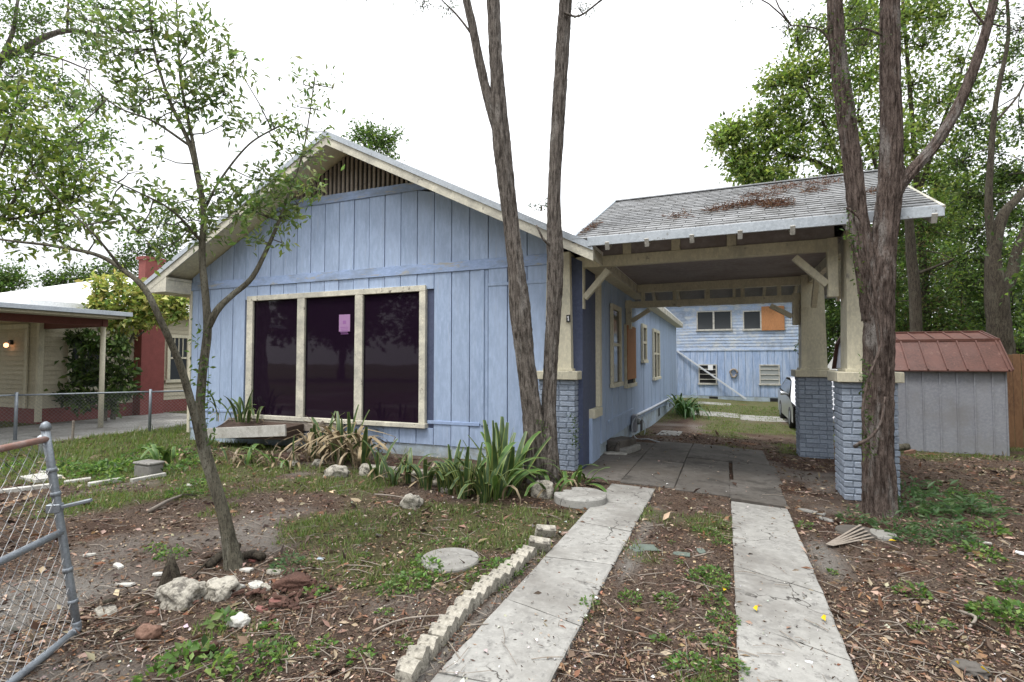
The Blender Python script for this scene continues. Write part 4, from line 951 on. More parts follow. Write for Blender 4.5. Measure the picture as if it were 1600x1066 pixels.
bl = pb([(1262, 45, 18, d4, .5), (1232, 38, 12, d4, .4), (1290, 40, 18, d4, .5), (1345, 30, 22, d4, .8), (1350, 65, 18, d4, .6), (1400, -60, 70), (1290, -70, 60), (1500, -70, 80), (1580, -30, 60), (1590, 40, 28, d4, .7), (1570, 15, 24, d4, .7), (1200, -40, 34), (1140, -30, 24, d4, .6)], d4)
tree('big_cedar', 'thick shaggy cedar trunk forking above the carport roof beside the right pier', b4, lim, bl, 'bark_brown', DARKG, (.05, .012), 1., (14, 18, .13), ridge=.18, seg=72, ks=42, twig=.005, step=.035, flare=.10)
# vines up the right trunk
def vine(pts, dep, wpx, label):
    Q = catmull(px(pts, dep), .05); V, F = tubeVF(Q, Q[:, 3], 7, .12, 5, 3)
    tag(mesh('vine', V, F, M['bark_brown'], None, True), label, 'vine')
vine([(1323, 325, 5), (1345, 345, 5), (1354, 400, 5), (1364, 440, 5), (1375, 500, 5), (1376, 540, 5), (1358, 590, 5), (1348, 640, 5), (1352, 680, 5)], d4 - .28, 5, 'long bare vine stem winding down the cedar by the right pier')
vine([(1338, 395, 4), (1350, 440, 4), (1366, 490, 4), (1372, 530, 4), (1376, 575, 4)], d4 - .27, 4, 'short thin vine stem on the upper cedar trunk by the right pier')
vine([(1384, 620, 5, d4 - .26), (1376, 660, 5, d4 - .28), (1362, 682, 6, d4 - .28), (1345, 692, 7, d4 - .27), (1335, 698, 7, d4 - .2)], d4 - .28, 5, 'broken branch stub curling off the cedar trunk by the right pier')
# ---- woodland behind the carport and shed
def bgtree(name, label, bpx, dep, trunk, blobs, cols, **kw):
    bs = G(*bpx) if bpx[1] > 600 else None
    q = atD(bpx[0], 563, dep); base = np.array([q[0], q[1], gnd(q[0], q[1])])
    lim = []
    for k, L in enumerate(trunk):
        P_ = px(L, dep)
        if k == 0: P_ = [(*base[:2], base[2] - .1, P_[0][3] * 1.15)] + P_
        lim.append(P_)
    return tree(name, label, base, lim, pb(blobs, dep), cols=cols, **kw)
bgtree('woodland_tree', 'bright green tree spreading left above the carport roof', (1372, 650), 16.5, [[(1372, 520, 16), (1365, 400, 14), (1340, 320, 10), (1290, 260, 7), (1220, 240, 5)], [(1365, 400, 9), (1372, 280, 7), (1340, 180, 5)], [(1340, 320, 6), (1290, 200, 5), (1260, 140, 3)]],
       [(1130, 215, 18), (1150, 205, 18), (1175, 235, 26), (1170, 275, 22), (1205, 220, 28), (1200, 270, 30), (1225, 165, 30), (1235, 120, 28), (1265, 110, 34), (1250, 190, 36), (1240, 240, 38), (1280, 160, 40), (1290, 220, 44), (1330, 180, 46), (1340, 250, 46), (1310, 100, 38), (1355, 120, 40), (1160, 262, 14), (1225, 285, 30), (1190, 190, 18), (1300, 270, 36), (1385, 210, 40), (1245, 60, 22, 16.5, .5), (1300, 50, 34, 16.5, .7), (1345, 60, 40, 16.5, .8), (1330, 5, 36, 16.5, .7), (1210, 130, 18, 16.5, .5), (1150, 245, 16, 16.5, .6)], BRIGHT, mat='bark_dark', leaf=(.15, .075), clump=(34, 19, .30), twig=.012, step=.2, seg=10)
bgtree('woodland_tree', 'tall light green tree filling the sky behind the forked cedar', (1455, 650), 19, [[(1450, 520, 15), (1440, 380, 13), (1430, 250, 10), (1420, 120, 7), (1410, 0, 5)], [(1436, 300, 8), (1470, 200, 6), (1500, 120, 4)], [(1430, 250, 6), (1380, 160, 5)]],
       [(1400, 20, 46), (1440, 60, 44), (1470, 20, 40), (1425, 120, 46), (1470, 150, 40), (1500, 90, 30, 19, .5), (1440, 190, 44), (1490, 220, 36), (1410, 230, 42), (1460, 270, 44), (1500, 290, 30), (1375, 60, 34), (1430, 320, 40), (1385, 300, 36), (1350, 20, 30, 19, .6), (1480, 340, 36), (1530, 30, 34, 19, .5), (1520, 150, 34, 19, .5), (1560, 90, 30, 19, .35), (1440, 10, 44), (1560, 200, 34, 19, .5)], BRIGHT, mat='bark_dark', leaf=(.16, .08), clump=(34, 19, .32), twig=.014, step=.2, seg=10)
bgtree('woodland_tree', 'ivy-covered dark trunk tree right behind the grey shed', (1432, 650), 17, [[(1432, 560, 22), (1430, 470, 20), (1424, 400, 18), (1420, 340, 14), (1410, 260, 9)], [(1428, 430, 6), (1490, 405, 4), (1530, 385, 3)]],
       [(1420, 380, 34, 18.6), (1450, 420, 34, 18.6), (1400, 430, 26, 18.6), (1440, 480, 34, 18.6), (1475, 460, 32, 18.6), (1410, 510, 24, 18.6), (1470, 510, 30, 18.6), (1500, 500, 26, 18.6), (1405, 340, 26, 18.6), (1450, 350, 36, 18.6), (1385, 470, 22, 18.6), (1500, 420, 30, 18.6)], GREEN + [(.13, .12, .05)], mat='bark_dark', leaf=(.13, .06), clump=(34, 19, .30), twig=.012, step=.15, seg=12, hang=.35)
bgtree('woodland_tree', 'thick forked dark tree beside the board fence at the right edge', (1572, 650), 15, [[(1570, 600, 46), (1562, 520, 42), (1556, 450, 38), (1552, 400, 26), (1566, 340, 20), (1590, 310, 16), (1630, 270, 12)], [(1560, 470, 26), (1580, 430, 22), (1590, 390, 18), (1610, 350, 16), (1660, 290, 10)], [(1553, 400, 18), (1545, 330, 14), (1548, 250, 11), (1556, 160, 9), (1575, 60, 7), (1572, -20, 5)], [(1556, 190, 5), (1590, 150, 4), (1610, 110, 3)]],
       [(1540, 300, 34, 16.6), (1525, 350, 34, 16.6), (1560, 270, 28, 16.6), (1535, 400, 32, 16.6), (1515, 300, 28, 16.6), (1575, 330, 28, 16.6), (1510, 440, 30, 16.6), (1590, 270, 24, 16.6), (1540, 450, 26, 16.6), (1550, 230, 22, 16.6, .6), (1525, 190, 26, 16.6, .6), (1570, 120, 18, 16.6, .4), (1595, 190, 20, 16.6, .4), (1500, 250, 26, 16.6), (1610, 330, 40, 16.6), (1620, 420, 34, 16.6, .7), (1535, 490, 28, 16.6), (1580, 480, 20, 16.6, .6), (1510, 130, 22, 16.6, .4), (1590, 70, 22, 16.6, .4)], GREEN + BRIGHT[:1] + DARKG, mat='bark_dark', leaf=(.125, .06), clump=(34, 19, .27), twig=.010, step=.12, seg=14, hang=.2)
bgtree('woodland_tree', 'shadowy understorey tree filling the gap behind the right piers', (1335, 650), 21, [[(1330, 560, 12), (1325, 450, 10), (1320, 380, 7)]], [(1290, 460, 30), (1300, 510, 30), (1340, 430, 40), (1345, 500, 40), (1390, 390, 34), (1390, 540, 30), (1300, 400, 34), (1280, 540, 20), (1420, 540, 26), (1320, 560, 26)], DARKG + GREEN, mat='bark_dark', leaf=(.16, .08), clump=(34, 19, .34), twig=.012, step=.2, seg=8)
bgtree('woodland_tree', 'low dense greenery tree between shed roof and far blue house', (1505, 650), 22, [[(1505, 560, 11), (1505, 450, 9), (1500, 380, 6)]], [(1490, 540, 34), (1530, 520, 34), (1460, 530, 30), (1550, 440, 40), (1480, 400, 40), (1520, 560, 30), (1440, 560, 28), (1580, 400, 40), (1500, 330, 40), (1540, 300, 40), (1590, 540, 34), (1420, 480, 34)], BRIGHT + GREEN, mat='bark_dark', leaf=(.17, .085), clump=(34, 19, .36), twig=.012, step=.2, seg=8)
P_, D_ = [], []
for _ in range(520):
    u = rng.uniform(1262, 1680); top = 345 + 50 * math.sin(u * .021) + 60 * math.sin(u * .05 + 1); v = rng.uniform(top, 600); q = atD(u, v, rng.uniform(27, 33)); m_ = 60
    P_.append(q + rng.normal(0, .62, (m_, 3))); D_.append(rng.normal(size=(m_, 3)) + np.array([0, 0, -.2]))
P_, D_ = np.vstack(P_), np.vstack(D_); V, F = leaves(P_, D_, rng.uniform(.2, .38, len(P_)), .16)
tag(mesh('far_wood', V, F, M['leaf'], None, False, tints(len(P_), GREEN + DARKG + BRIGHT[1:2])), 'dense green wood closing the view behind the shed', 'wood', kind='stuff')
for (x, y, hh, lb) in ((8.6, 9.2, 9., 'unseen leafy tree added level with the carport to block low sky'), (8.2, 4.2, 9.5, 'unseen leafy tree added near the street to block low sky'), (10.6, 13.4, 10., 'unseen leafy tree added behind the shed to block low sky')):  # wood continued out of view, added to block low sky and darken the carport
    bl = [(np.array([x + rng.normal(0, 1.3), y + rng.normal(0, 1.5), hh * (.16 + .8 * rng.random())]), 1.0) for _ in range(46)]
    tree('side_shade_tree', lb, (x, y, -.1), [[(x, y, -.2, .25), (x + .2, y, hh * .4, .18), (x, y + .2, hh * .8, .08)]], bl, 'bark_dark', GREEN + DARKG, (.13, .065), 1., (30, 22, .38), group='unseen trees added on the right for shade', twig=.015, step=.4, seg=8)
# ---- trees beyond the roofs
bgtree('rear_tree', 'small rounded treetop showing above the ridge of the blue house', (590, 650), 27, [[(590, 500, 14), (585, 350, 11), (580, 240, 7)]], [(560, 213, 18), (578, 208, 20), (592, 218, 17), (612, 214, 15), (606, 232, 18), (575, 235, 26), (600, 260, 36)], GREEN, mat='bark_dark', leaf=(.2, .10), clump=(17, 14, .36), twig=.015, step=.3, seg=8)
bgtree('far_tree', 'pale thin treetop just peeping over the carport end of the ridge', (845, 650), 40, [[(845, 500, 6), (845, 380, 5), (846, 322, 3)]], [(842, 325, 12, 40, .4), (852, 318, 8, 40, .3), (848, 345, 16)], DARKG, mat='bark_dark', leaf=(.2, .09), clump=(12, 12, .4), twig=.012, step=.4, seg=8)
bgtree('far_tree', 'round dark tree beyond the white metal roof of the tan house', (10, 650), 42, [[(10, 540, 8), (10, 470, 6)]], [(0, 440, 26), (22, 440, 20), (12, 425, 20), (-25, 440, 30), (10, 455, 26)], GREEN, mat='bark_dark', leaf=(.3, .15), clump=(24, 16, .5), twig=.02, step=.4, seg=8)
bgtree('far_tree', 'wide dark tree behind the ridge of the tan house', (140, 650), 40, [[(140, 540, 9), (135, 460, 7)]], [(100, 438, 18), (125, 432, 20), (150, 430, 22), (175, 424, 24), (80, 446, 12), (135, 445, 26)], DARKG + GREEN, mat='bark_dark', leaf=(.28, .14), clump=(24, 16, .5), twig=.02, step=.4, seg=8)
bgtree('far_tree', 'loose grey-green tree behind the red chimney', (235, 650), 34, [[(235, 540, 10), (240, 440, 8), (232, 380, 5)]], [(215, 390, 26), (245, 375, 28), (260, 400, 28), (225, 420, 28), (195, 410, 22), (275, 380, 22), (215, 360, 20, 34, .5), (250, 345, 18, 34, .5)], GREEN + DARKG, mat='bark_dark', leaf=(.24, .12), clump=(20, 14, .45), twig=.02, step=.4, seg=8)
# ---- yellow-green shrub beside the chimney
s0 = np.array([-15.3, 8.9, 0.])
lim = [[(*s0, .06), (-15.3, 9.0, 1.2, .05), (-15.2, 9.3, 2.3, .03), (-15.0, 9.6, 3.2, .02)], [(-15.3, 9.0, .8, .04), (-15.6, 8.8, 1.8, .025), (-15.7, 8.7, 2.4, .015)], [(-15.2, 9.3, 2.2, .03), (-14.7, 10.2, 3.0, .02), (-14.2, 11.0, 3.0, .012)]]
d5 = 14.2
up = pb([(160, 450, 16), (175, 470, 20), (150, 478, 14), (200, 470, 20), (190, 445, 16), (215, 480, 20), (225, 460, 18), (240, 475, 18), (260, 480, 16), (280, 475, 14), (205, 500, 16), (225, 500, 14), (250, 495, 14), (275, 492, 10), (180, 495, 14), (165, 500, 12, d5, .7), (190, 520, 10, d5, .6), (285, 465, 10, d5, .6)], d5)
lo = pb([(130, 560, 22), (150, 580, 24), (180, 560, 20), (120, 600, 20), (150, 615, 24), (180, 600, 22), (195, 580, 14), (120, 525, 14), (140, 540, 16), (160, 535, 16), (105, 620, 16), (185, 540, 12), (200, 610, 12), (130, 630, 18), (170, 630, 16)], 13.8)
tree('variegated_shrub', 'tall yellow-green shrub climbing in front of the red chimney', s0, lim, up, 'bark_young', YELLOW, (.16, .08), 1., (18, 15, .15), cat='shrub', lm='leaf_thick', twig=.006, step=.1)
tree('green_shrub', 'dark green broad-leaved bush behind the carport post of the tan house', s0 + np.array([.1, -.25, 0]), [[(-15.2, 8.65, 0, .05), (-15.3, 8.7, .8, .04), (-15.4, 8.6, 1.5, .02)]], lo, 'bark_young', GREEN + DARKG + YELLOW[3:], (.17, .085), 1., (12, 12, .15), cat='shrub', lm='leaf_thick', twig=.006, step=.1)
# ---- trees across the road (seen mirrored in the windows, shading the street side)
for k, (x, y, hh, lb) in enumerate(((-24, -30, 13, 'broad street tree behind the left end of the opposite house'), (-13, -33, 15, 'tall street tree behind the ridge of the opposite house'), (-2, -29, 13, 'broad street tree behind the right end of the opposite house'), (9, -27, 12, 'street tree standing right of the opposite house'), (-36, -27, 13, 'street tree standing far left of the opposite house'))):
    bl = [(np.array([x + rng.normal(0, 2.6), y + rng.normal(0, 2.0), hh * (.35 + .6 * rng.random())]), 2.0) for _ in range(60)]
    tree('street_tree', lb, (x, y, -.1), [[(x, y, -.2, .4), (x + .3, y, hh * .4, .3), (x, y + .3, hh * .8, .12)]], bl, 'bark_dark', DARKG, (.6, .34), 1., (20, 14, .8), group='trees across the road', twig=.03, step=.6, seg=8)

# ================================================================== CHAIN-LINK GATE AND FENCE
def chainlink(P00, P10, P01, P11, cell, rw):
    """woven wire over the quad: P00 + u, v"""
    P00, P10, P01, P11 = [np.array(p, float) for p in (P00, P10, P01, P11)]
    Lu, Lv = np.linalg.norm(P10 - P00), np.linalg.norm(P01 - P00); nu, nv = int(Lu / cell), int(Lv / (cell / 1.0))
    nrm = np.cross(P10 - P00, P01 - P00); nrm /= np.linalg.norm(nrm); mb = MB()
    at = lambda u, v: P00 * (1 - u) * (1 - v) + P10 * u * (1 - v) + P01 * (1 - u) * v + P11 * u * v
    Vs, Fs, off = [], [], 0
    for i in range(nu + 1):
        pts = []
        for k in range(nv * 2 + 1):
            u = (i + (.5 if k % 2 else -.02)) / (nu + .5) ; v = k / (nv * 2)
            pts.append(at(min(max(u, 0), 1), v) + nrm * rw * (1 if k % 2 else -1) * .6)
            if k % 2 == 0 and i > 0: pass
        # each wire zigzags between two columns of knots
        V, F = tubeVF(np.array(pts), rw, 4, cap=False); mb.add(V, F)
        pts2 = [at(min(max((i + (-.5 if k % 2 else .02)) / (nu + .5), 0), 1), k / (nv * 2)) - nrm * rw * (1 if k % 2 else -1) * .6 for k in range(nv * 2 + 1)]
        V, F = tubeVF(np.array(pts2), rw, 4, cap=False); mb.add(V, F)
    return mb
gB = atD(121, 984, 3.05); gT = atD(71, 672, 3.05); gd = np.array([.543, -.84, 0]); GL = 1.15
gB2, gT2 = gB + gd * GL, gT + gd * GL
g_ = T('wire_gate', 'leaning galvanised chain-link gate standing open in the left foreground', 'gate', G(121, 990))
def pipe(name, a, b_, r_, m, parent, n=12):
    V, F = tubeVF(np.linspace(a, b_, 6), r_, n); return mesh(name, V, F, M[m], parent, True)
post = pipe('gate_post', gB, gT + (gT - gB) * .02, .021, 'galv', g_)
V, F = tubeVF(np.array([gT, gT + np.array([0, 0, .02]), gT + np.array([0, 0, .04]), gT + np.array([0, 0, .05])]), np.array([.026, .027, .02, .006]), 12); mesh('post_cap', V, F, M['galv'], post, True)
V, F = tubeVF(catmull([gB + (gT - gB) * .04, gB + (gT - gB) * .005 + gd * .004, gB + gd * .05], .01), .023, 12); mesh('corner_elbow', V, F, M['galv'], g_, True)
pipe('top_rail', gT + (gB - gT) * .045, gT2 + (gB2 - gT2) * .045, .019, 'rustpipe', g_)
mr = .51; pipe('middle_rail', gT + (gB - gT) * mr, gT2 + (gB2 - gT2) * mr, .02, 'galv', g_)
pipe('bottom_rail', gB, gB2, .021, 'galv', g_); pipe('gate_post', gB2, gT2, .021, 'galv', g_)
lt = gT + (gB - gT) * .39; sd = np.array([.75, .55, 0]); sd /= np.linalg.norm(sd)
la = MB(); la.bar(lt, lt + sd * .17 + np.array([0, 0, .035]), .028, .02).bar(lt - sd * .05, lt + sd * .02, .05, .05); la.build('latch', M['galv'], g_)
for q in (.2, .32, .70, .86):
    c0 = gT + (gB - gT) * q; ax = (gB - gT) / np.linalg.norm(gB - gT)
    V, F = tubeVF(np.array([c0 - ax * .012, c0, c0 + ax * .012]), .026, 12); mesh('clamp', V, F, M['galv'], g_, True)
o = chainlink(gB + (gT - gB) * .01, gB2 + (gT2 - gB2) * .01, gT + (gB - gT) * .03, gT2 + (gB2 - gT2) * .03, .084, .0019).build('wire_mesh', M['wire'], g_); o['kind'] = 'stuff'
hp = gB2 + gd * .09; V, F = tubeVF(np.array([(hp[0], hp[1], gnd(*hp[:2]) - .2), (hp[0], hp[1], .7), (hp[0], hp[1], 1.45)]), .032, 12)
tag(mesh('gate_support', V, F, M['galv'], None, True), 'upright galvanised post on which the leaning wire gate hangs', 'post')
fn = T('wire_fence', 'low chain-link fence between the blue house yard and the tan house', 'fence', (-12.3, 7.8, 0))
fp = [np.array([-10.55, 9.7]), np.array([-12.13, 7.83]), np.array([-13.45, 6.0]), np.array([-14.8, 4.1])]
for a, b_ in zip(fp[:-1], fp[1:]):
    za, zb_ = gnd(*a), gnd(*b_); A0, B0 = np.array([*a, za + .03]), np.array([*b_, zb_ + .03]); A1, B1 = np.array([*a, za + .93]), np.array([*b_, zb_ + .93])
    pipe('rail', A1, B1, .018, 'galv', fn, 8)
    chainlink(A0, B0, A1, B1, .07, .0018).build('wire_mesh', M['wire'], fn)['kind'] = 'stuff'
for a in fp: V, F = tubeVF(np.array([(*a, gnd(*a) - .2), (*a, .5), (*a, gnd(*a) + .99)]), .03, 10); mesh('post', V, F, M['galv'], fn, True)
for nm, px_, zt in (('garden_stake', (113, 690), .42),):
    p = G(*px_); tag(MB().bar((p[0], p[1], p[2] - .1), (p[0] + .02, p[1], p[2] + zt), .05, .03, (0, 1, 0)).build('garden_stake', M['wood_grey']), 'short grey wooden stake standing before the wire fence', 'stake')
fh = T('fire_hydrant', 'small grey hydrant-like standpipe by the wire fence', 'standpipe', G(68, 712))
p = G(68, 712); V, F = tubeVF(np.array([(p[0], p[1], p[2] + z) for z in (-.05, .22, .24, .30, .33, .36, .37)]), np.array([.07, .07, .10, .10, .09, .05, .01]), 14); mesh('body', V, F, M['pvc'], fh, True)
V, F = tubeVF(np.array([(p[0] - .13, p[1], p[2] + .18), (p[0] + .13, p[1], p[2] + .18)]), .035, 10); mesh('outlet', V, F, M['terracotta'], fh, True)
fh.name = 'standpipe'

# ================================================================== CAR
CA = T('parked_car', 'silver parked car facing the street behind the rear brick pier', 'car', (2.35, 18, -.3))
cx0, cx1, cyf, zg = 1.68, 3.34, 15.9, float(gz(2.3, 17))
prof = [(0.0, .28), (-.02, .48), (.06, .66), (.5, .78), (1.05, .88), (1.75, 1.30), (2.2, 1.40), (3.2, 1.38), (3.9, 1.02), (4.35, .95), (4.45, .5), (4.4, .28)]
V = []; F = []
sect = []
for (y, z) in prof:
    tw = .16 if z > 1.2 else .05 if z > .85 else 0
    sect.append((cyf + y, zg + z, tw))
for y, z, tw in sect:
    inset = .10 if (y < cyf + .1) else 0
    V += [(cx0 + tw + inset, y, z), (cx0 + tw + .12 + inset, y - .03, z + .015), (cx1 - tw - .12 - inset, y - .03, z + .015), (cx1 - tw - inset, y, z)]
n = len(sect)
for i in range(n - 1):
    for k in range(3): F.append((i * 4 + k, i * 4 + k + 1, i * 4 + 5 + k, i * 4 + 4 + k))
body = mesh('body', V, F, M['silver'], CA, True)
side = [(cyf + y, zg + z) for y, z in prof if z <= 1.0]
for xs, s in ((cx0, 1), (cx1, -1)):
    base = [(cyf + .12, zg + .22), (cyf + 4.4, zg + .22), (cyf + 4.42, zg + .9), (cyf + 3.9, zg + .98), (cyf + 1.05, zg + .86), (cyf + .5, zg + .76), (cyf + .08, zg + .62)]
    mesh('side_panel', [(xs, y, z) for y, z in base] , [tuple(range(7))], M['silver'], body)
    gl = [(xs + s * .02, cyf + 1.15, zg + .90), (xs + s * .03, cyf + 3.8, zg + 1.0), (xs + s * .15, cyf + 3.2, zg + 1.33), (xs + s * .15, cyf + 1.85, zg + 1.30)]
    mesh('side_window', gl, [(0, 1, 2, 3)], M['carglass'], body)
    for yy in (.82, 3.5):
        Q = np.array([(xs - s * .015, cyf + yy, zg + .30), (xs + s * .19, cyf + yy, zg + .30)]); V, F = tubeVF(Q, .305, 24); wl = mesh('wheel', V, F, M['tyre'], CA, True)
        V, F = tubeVF(np.array([(xs - s * .022, cyf + yy, zg + .30), (xs - s * .012, cyf + yy, zg + .30)]), .19, 20); mesh('rim', V, F, M['galv'], wl)
    Q = catmull([(xs - s * .0, cyf + 1.38, zg + .93), (xs - s * .10, cyf + 1.33, zg + .96), (xs - s * .19, cyf + 1.33, zg + .96)], .03); V, F = tubeVF(Q, np.linspace(.03, .065, len(Q)), 10); mesh('mirror', V, F, M['silver'], CA, True)
    hx = (xs + s * .10, xs + s * .50); hl = mesh('headlight', [(hx[0], cyf - .005, zg + .56), (hx[1], cyf - .045, zg + .56), (hx[1], cyf - .02, zg + .665), (hx[0], cyf + .035, zg + .685)], [(0, 1, 2, 3)], M['lens'], CA)
mesh('windscreen', [(cx0 + .12, cyf + 1.12, zg + .925), (cx1 - .12, cyf + 1.12, zg + .925), (cx1 - .27, cyf + 1.72, zg + 1.302), (cx0 + .27, cyf + 1.72, zg + 1.302)], [(0, 1, 2, 3)], M['carglass'], CA)
MB().box(cx0 + .06, cx1 - .06, cyf - .10, cyf + .04, zg + .24, zg + .46, .03).build('bumper', M['silver'], CA, True)
MB().box(cx0 + .55, cx1 - .55, cyf - .055, cyf - .02, zg + .55, zg + .63).build('grille', M['black'], CA)
# ================================================================== GROUND LITTER, GRASS, WEEDS
def inslab(x, y):
    r = np.zeros(len(x), bool)
    for a, b_, c, d in STRIPS: r |= (x > a) & (x < b_) & (y > c) & (y < d)
    return r
def freeyard(x, y):
    return ~((x > XL - .1) & (x < XR + .1) & (y > YF - .05) & (y < YB))
def scatter(n, x0, x1, y0, y1):
    return rng.uniform(x0, x1, n), rng.uniform(y0, y1, n)
def near_scatter(n):
    """more pieces close to the camera: pick pixels of the ground in view"""
    u, v = rng.uniform(-60, 1660, n), rng.uniform(598, 1120, n)
    d = cR[None] * ((u - CX) / F_PX)[:, None] + cU[None] * ((CY - v) / F_PX)[:, None] + cF[None]
    p = cC + d * (-CAM_H / d[:, 2])[:, None]; return p[:, 0], p[:, 1]
# dead leaves and chips
x, y = near_scatter(210000); x2, y2 = scatter(70000, -12, 10, .3, 13); x, y = np.concatenate([x, x2]), np.concatenate([y, y2])
cgv, csv, cdv = cover(x, y)
keep = (rng.random(len(x)) < (.30 + .7 * fbm(x * 2.2, y * 2.2, 0, 61, 3) ** 2 + .25 * cdv - .25 * csv)) & freeyard(x, y) & (np.hypot(x, y) < 14)
sl = inslab(x, y); keep &= ~sl | (rng.random(len(x)) < .035)
x, y = x[keep], y[keep]; n = len(x)
z = np.where(inslab(x, y), gz(x, y) + .016, gfull(x, y) + .004)
sz = rng.gamma(1.8, .0078, n) * np.clip(.6 + np.hypot(x, y) * .11, .7, 1.9)
D = rng.normal(size=(n, 3)); D[:, 2] *= .28
V, F = leaves(np.stack([x, y, z], 1), D, sz * 1.5, sz * rng.uniform(.25, .8, n), .15)
tag(mesh('leaf_litter', V, F, M['dry'], None, False, tints(n, [(.21, .145, .10), (.135, .09, .065), (.30, .23, .17), (.075, .052, .04), (.38, .30, .225), (.20, .11, .065), (.17, .115, .082), (.24, .17, .12), (.05, .035, .028)], .2)), 'brown fallen leaves and bark chips over the yard', 'leaf litter', kind='stuff')
# twigs
x, y = near_scatter(1500); k = freeyard(x, y) & (np.hypot(x, y) < 11) & (~inslab(x, y) | (rng.random(len(x)) < .15)); x, y = x[k], y[k]; n = len(x)
mb = MB()
for i in range(n):
    a, L = rng.uniform(0, 6.28), rng.uniform(.05, .28); zz = gnd(x[i], y[i]) + (.02 if inslab(np.array([x[i]]), np.array([y[i]]))[0] else .008); r_ = rng.uniform(.0012, .0032)
    c, s = math.cos(a) * L / 2, math.sin(a) * L / 2; bx_ = rng.normal(0, .012)
    V, F = tubeVF(np.array([(x[i] - c, y[i] - s, zz), (x[i] + bx_, y[i] - bx_, zz + .008), (x[i] + c, y[i] + s, zz + .004)]), r_, 4, cap=False); mb.add(V, F)
tag(mb.build('fallen_twigs', M['wood_grey']), 'thin dry twigs scattered over the yard', 'twigs', kind='stuff')
# pale crumbs of shell and concrete
x, y = near_scatter(2600); k = freeyard(x, y) & (np.hypot(x, y) < 9) & (rng.random(len(x)) < .6); x, y = x[k], y[k]; n = len(x)
z = np.where(inslab(x, y), gz(x, y) + .018, gfull(x, y) + .006); D = rng.normal(size=(n, 3)); D[:, 2] *= .4
s_ = rng.gamma(1.6, .006, n) + .004; V, F = leaves(np.stack([x, y, z], 1), D, s_, s_ * .8, .3)
tag(mesh('shell_crumbs', V, F, M['dry'], None, False, tints(n, [(.5, .48, .44), (.36, .33, .3), (.6, .58, .54)], .1)), 'tiny pale shell and stone crumbs over the yard', 'crumbs', kind='stuff')
# grass
x, y = near_scatter(210000); x2, y2 = scatter(150000, -13, -3, 2.5, 9.5); x3, y3 = scatter(60000, -2, 6, 10.5, 24); x, y = np.concatenate([x, x2, x3]), np.concatenate([y, y2, y3])
cgv, _, _ = cover(x, y)
fence_side = (x < -10.4)
keep = (rng.random(len(x)) < cgv ** 1.3 * (.12 + 1.0 * (fbm(x * 5, y * 5, 0, 71, 3) > .53))) & freeyard(x, y) & ~inslab(x, y) & (np.hypot(x, y) < 26) & ~((x < -12.6) & (x > -16.4))
x, y = x[keep], y[keep]; n = len(x); z = gfull(x, y) - .004
hgt = rng.gamma(3., .010, n) * (1 + .8 * sst((-x - 7) / 3)) + .008; a = rng.uniform(0, 6.28, n); lean = rng.uniform(.2, 1.1, n)
wv = rng.uniform(.0022, .005, n) * (1 + np.hypot(x, y) * .10)
ca, sa = np.cos(a), np.sin(a); P = np.stack([x, y, z], 1)
V = np.stack([P - np.stack([-sa, ca, 0 * a], 1) * wv[:, None], P + np.stack([-sa, ca, 0 * a], 1) * wv[:, None], P + np.stack([ca * lean * hgt, sa * lean * hgt, hgt], 1)], 1).reshape(-1, 3)
F = np.arange(3 * n).reshape(-1, 3)
c = np.array([(.105, .165, .04), (.08, .13, .034), (.15, .19, .06), (.20, .18, .09), (.12, .18, .045)])[rng.integers(0, 5, n)] * (1 + rng.normal(0, .15, (n, 1)))
tag(mesh('short_grass', V, F, M['leaf'], None, False, np.clip(np.repeat(c, 3, 0), .01, .8)), 'thin patchy grass growing over the dirt yard', 'grass', kind='stuff')
# weeds: low leafy rosettes
def weed_mesh(nm, nl, rad, h, cols, lw):
    a = rng.uniform(0, 6.28, nl); r_ = rad * np.sqrt(rng.random(nl)); P = np.stack([np.cos(a) * r_, np.sin(a) * r_, h * rng.random(nl) * (1 - (r_ / rad) ** 2) + .012], 1)
    D = np.stack([np.cos(a), np.sin(a), rng.normal(.25, .4, nl)], 1) + rng.normal(0, .5, (nl, 3)) * np.array([1, 1, .3])
    s = rng.uniform(.6, 1.3, nl); V, F = leaves(P, D, lw[0] * s, lw[1] * s, .2)
    st = []
    o = mesh(nm, V, F, M['leaf'], None, False, tints(nl, cols)); me = o.data; bpy.data.objects.remove(o); return me
WC = [(.12, .21, .05), (.09, .17, .042), (.16, .25, .065), (.06, .12, .035)]
wm = [weed_mesh('weed', 90, .13, .09, WC, (.045, .026)), weed_mesh('weed', 150, .19, .11, WC, (.045, .027)), weed_mesh('weed', 45, .08, .06, WC, (.035, .020)), weed_mesh('weed', 120, .16, .16, [(.075, .135, .055), (.10, .17, .07)], (.06, .018)), weed_mesh('weed', 24, .05, .05, WC, (.05, .034))]
def weed(xp, yp, k, s=1., lab='low green leafy weed growing in the bare yard', grp='weeds in the yard', world=None):
    p = G(xp, yp) if world is None else np.array([*world, 0.]); o = bpy.data.objects.new('weed', wm[k]); col.objects.link(o)
    o.location = (p[0], p[1], gnd(p[0], p[1])); o.rotation_euler = (0, 0, rng.uniform(0, 6.28)); o.scale = (s, s, s * rng.uniform(.8, 1.2)); tag(o, lab, 'weed', grp)
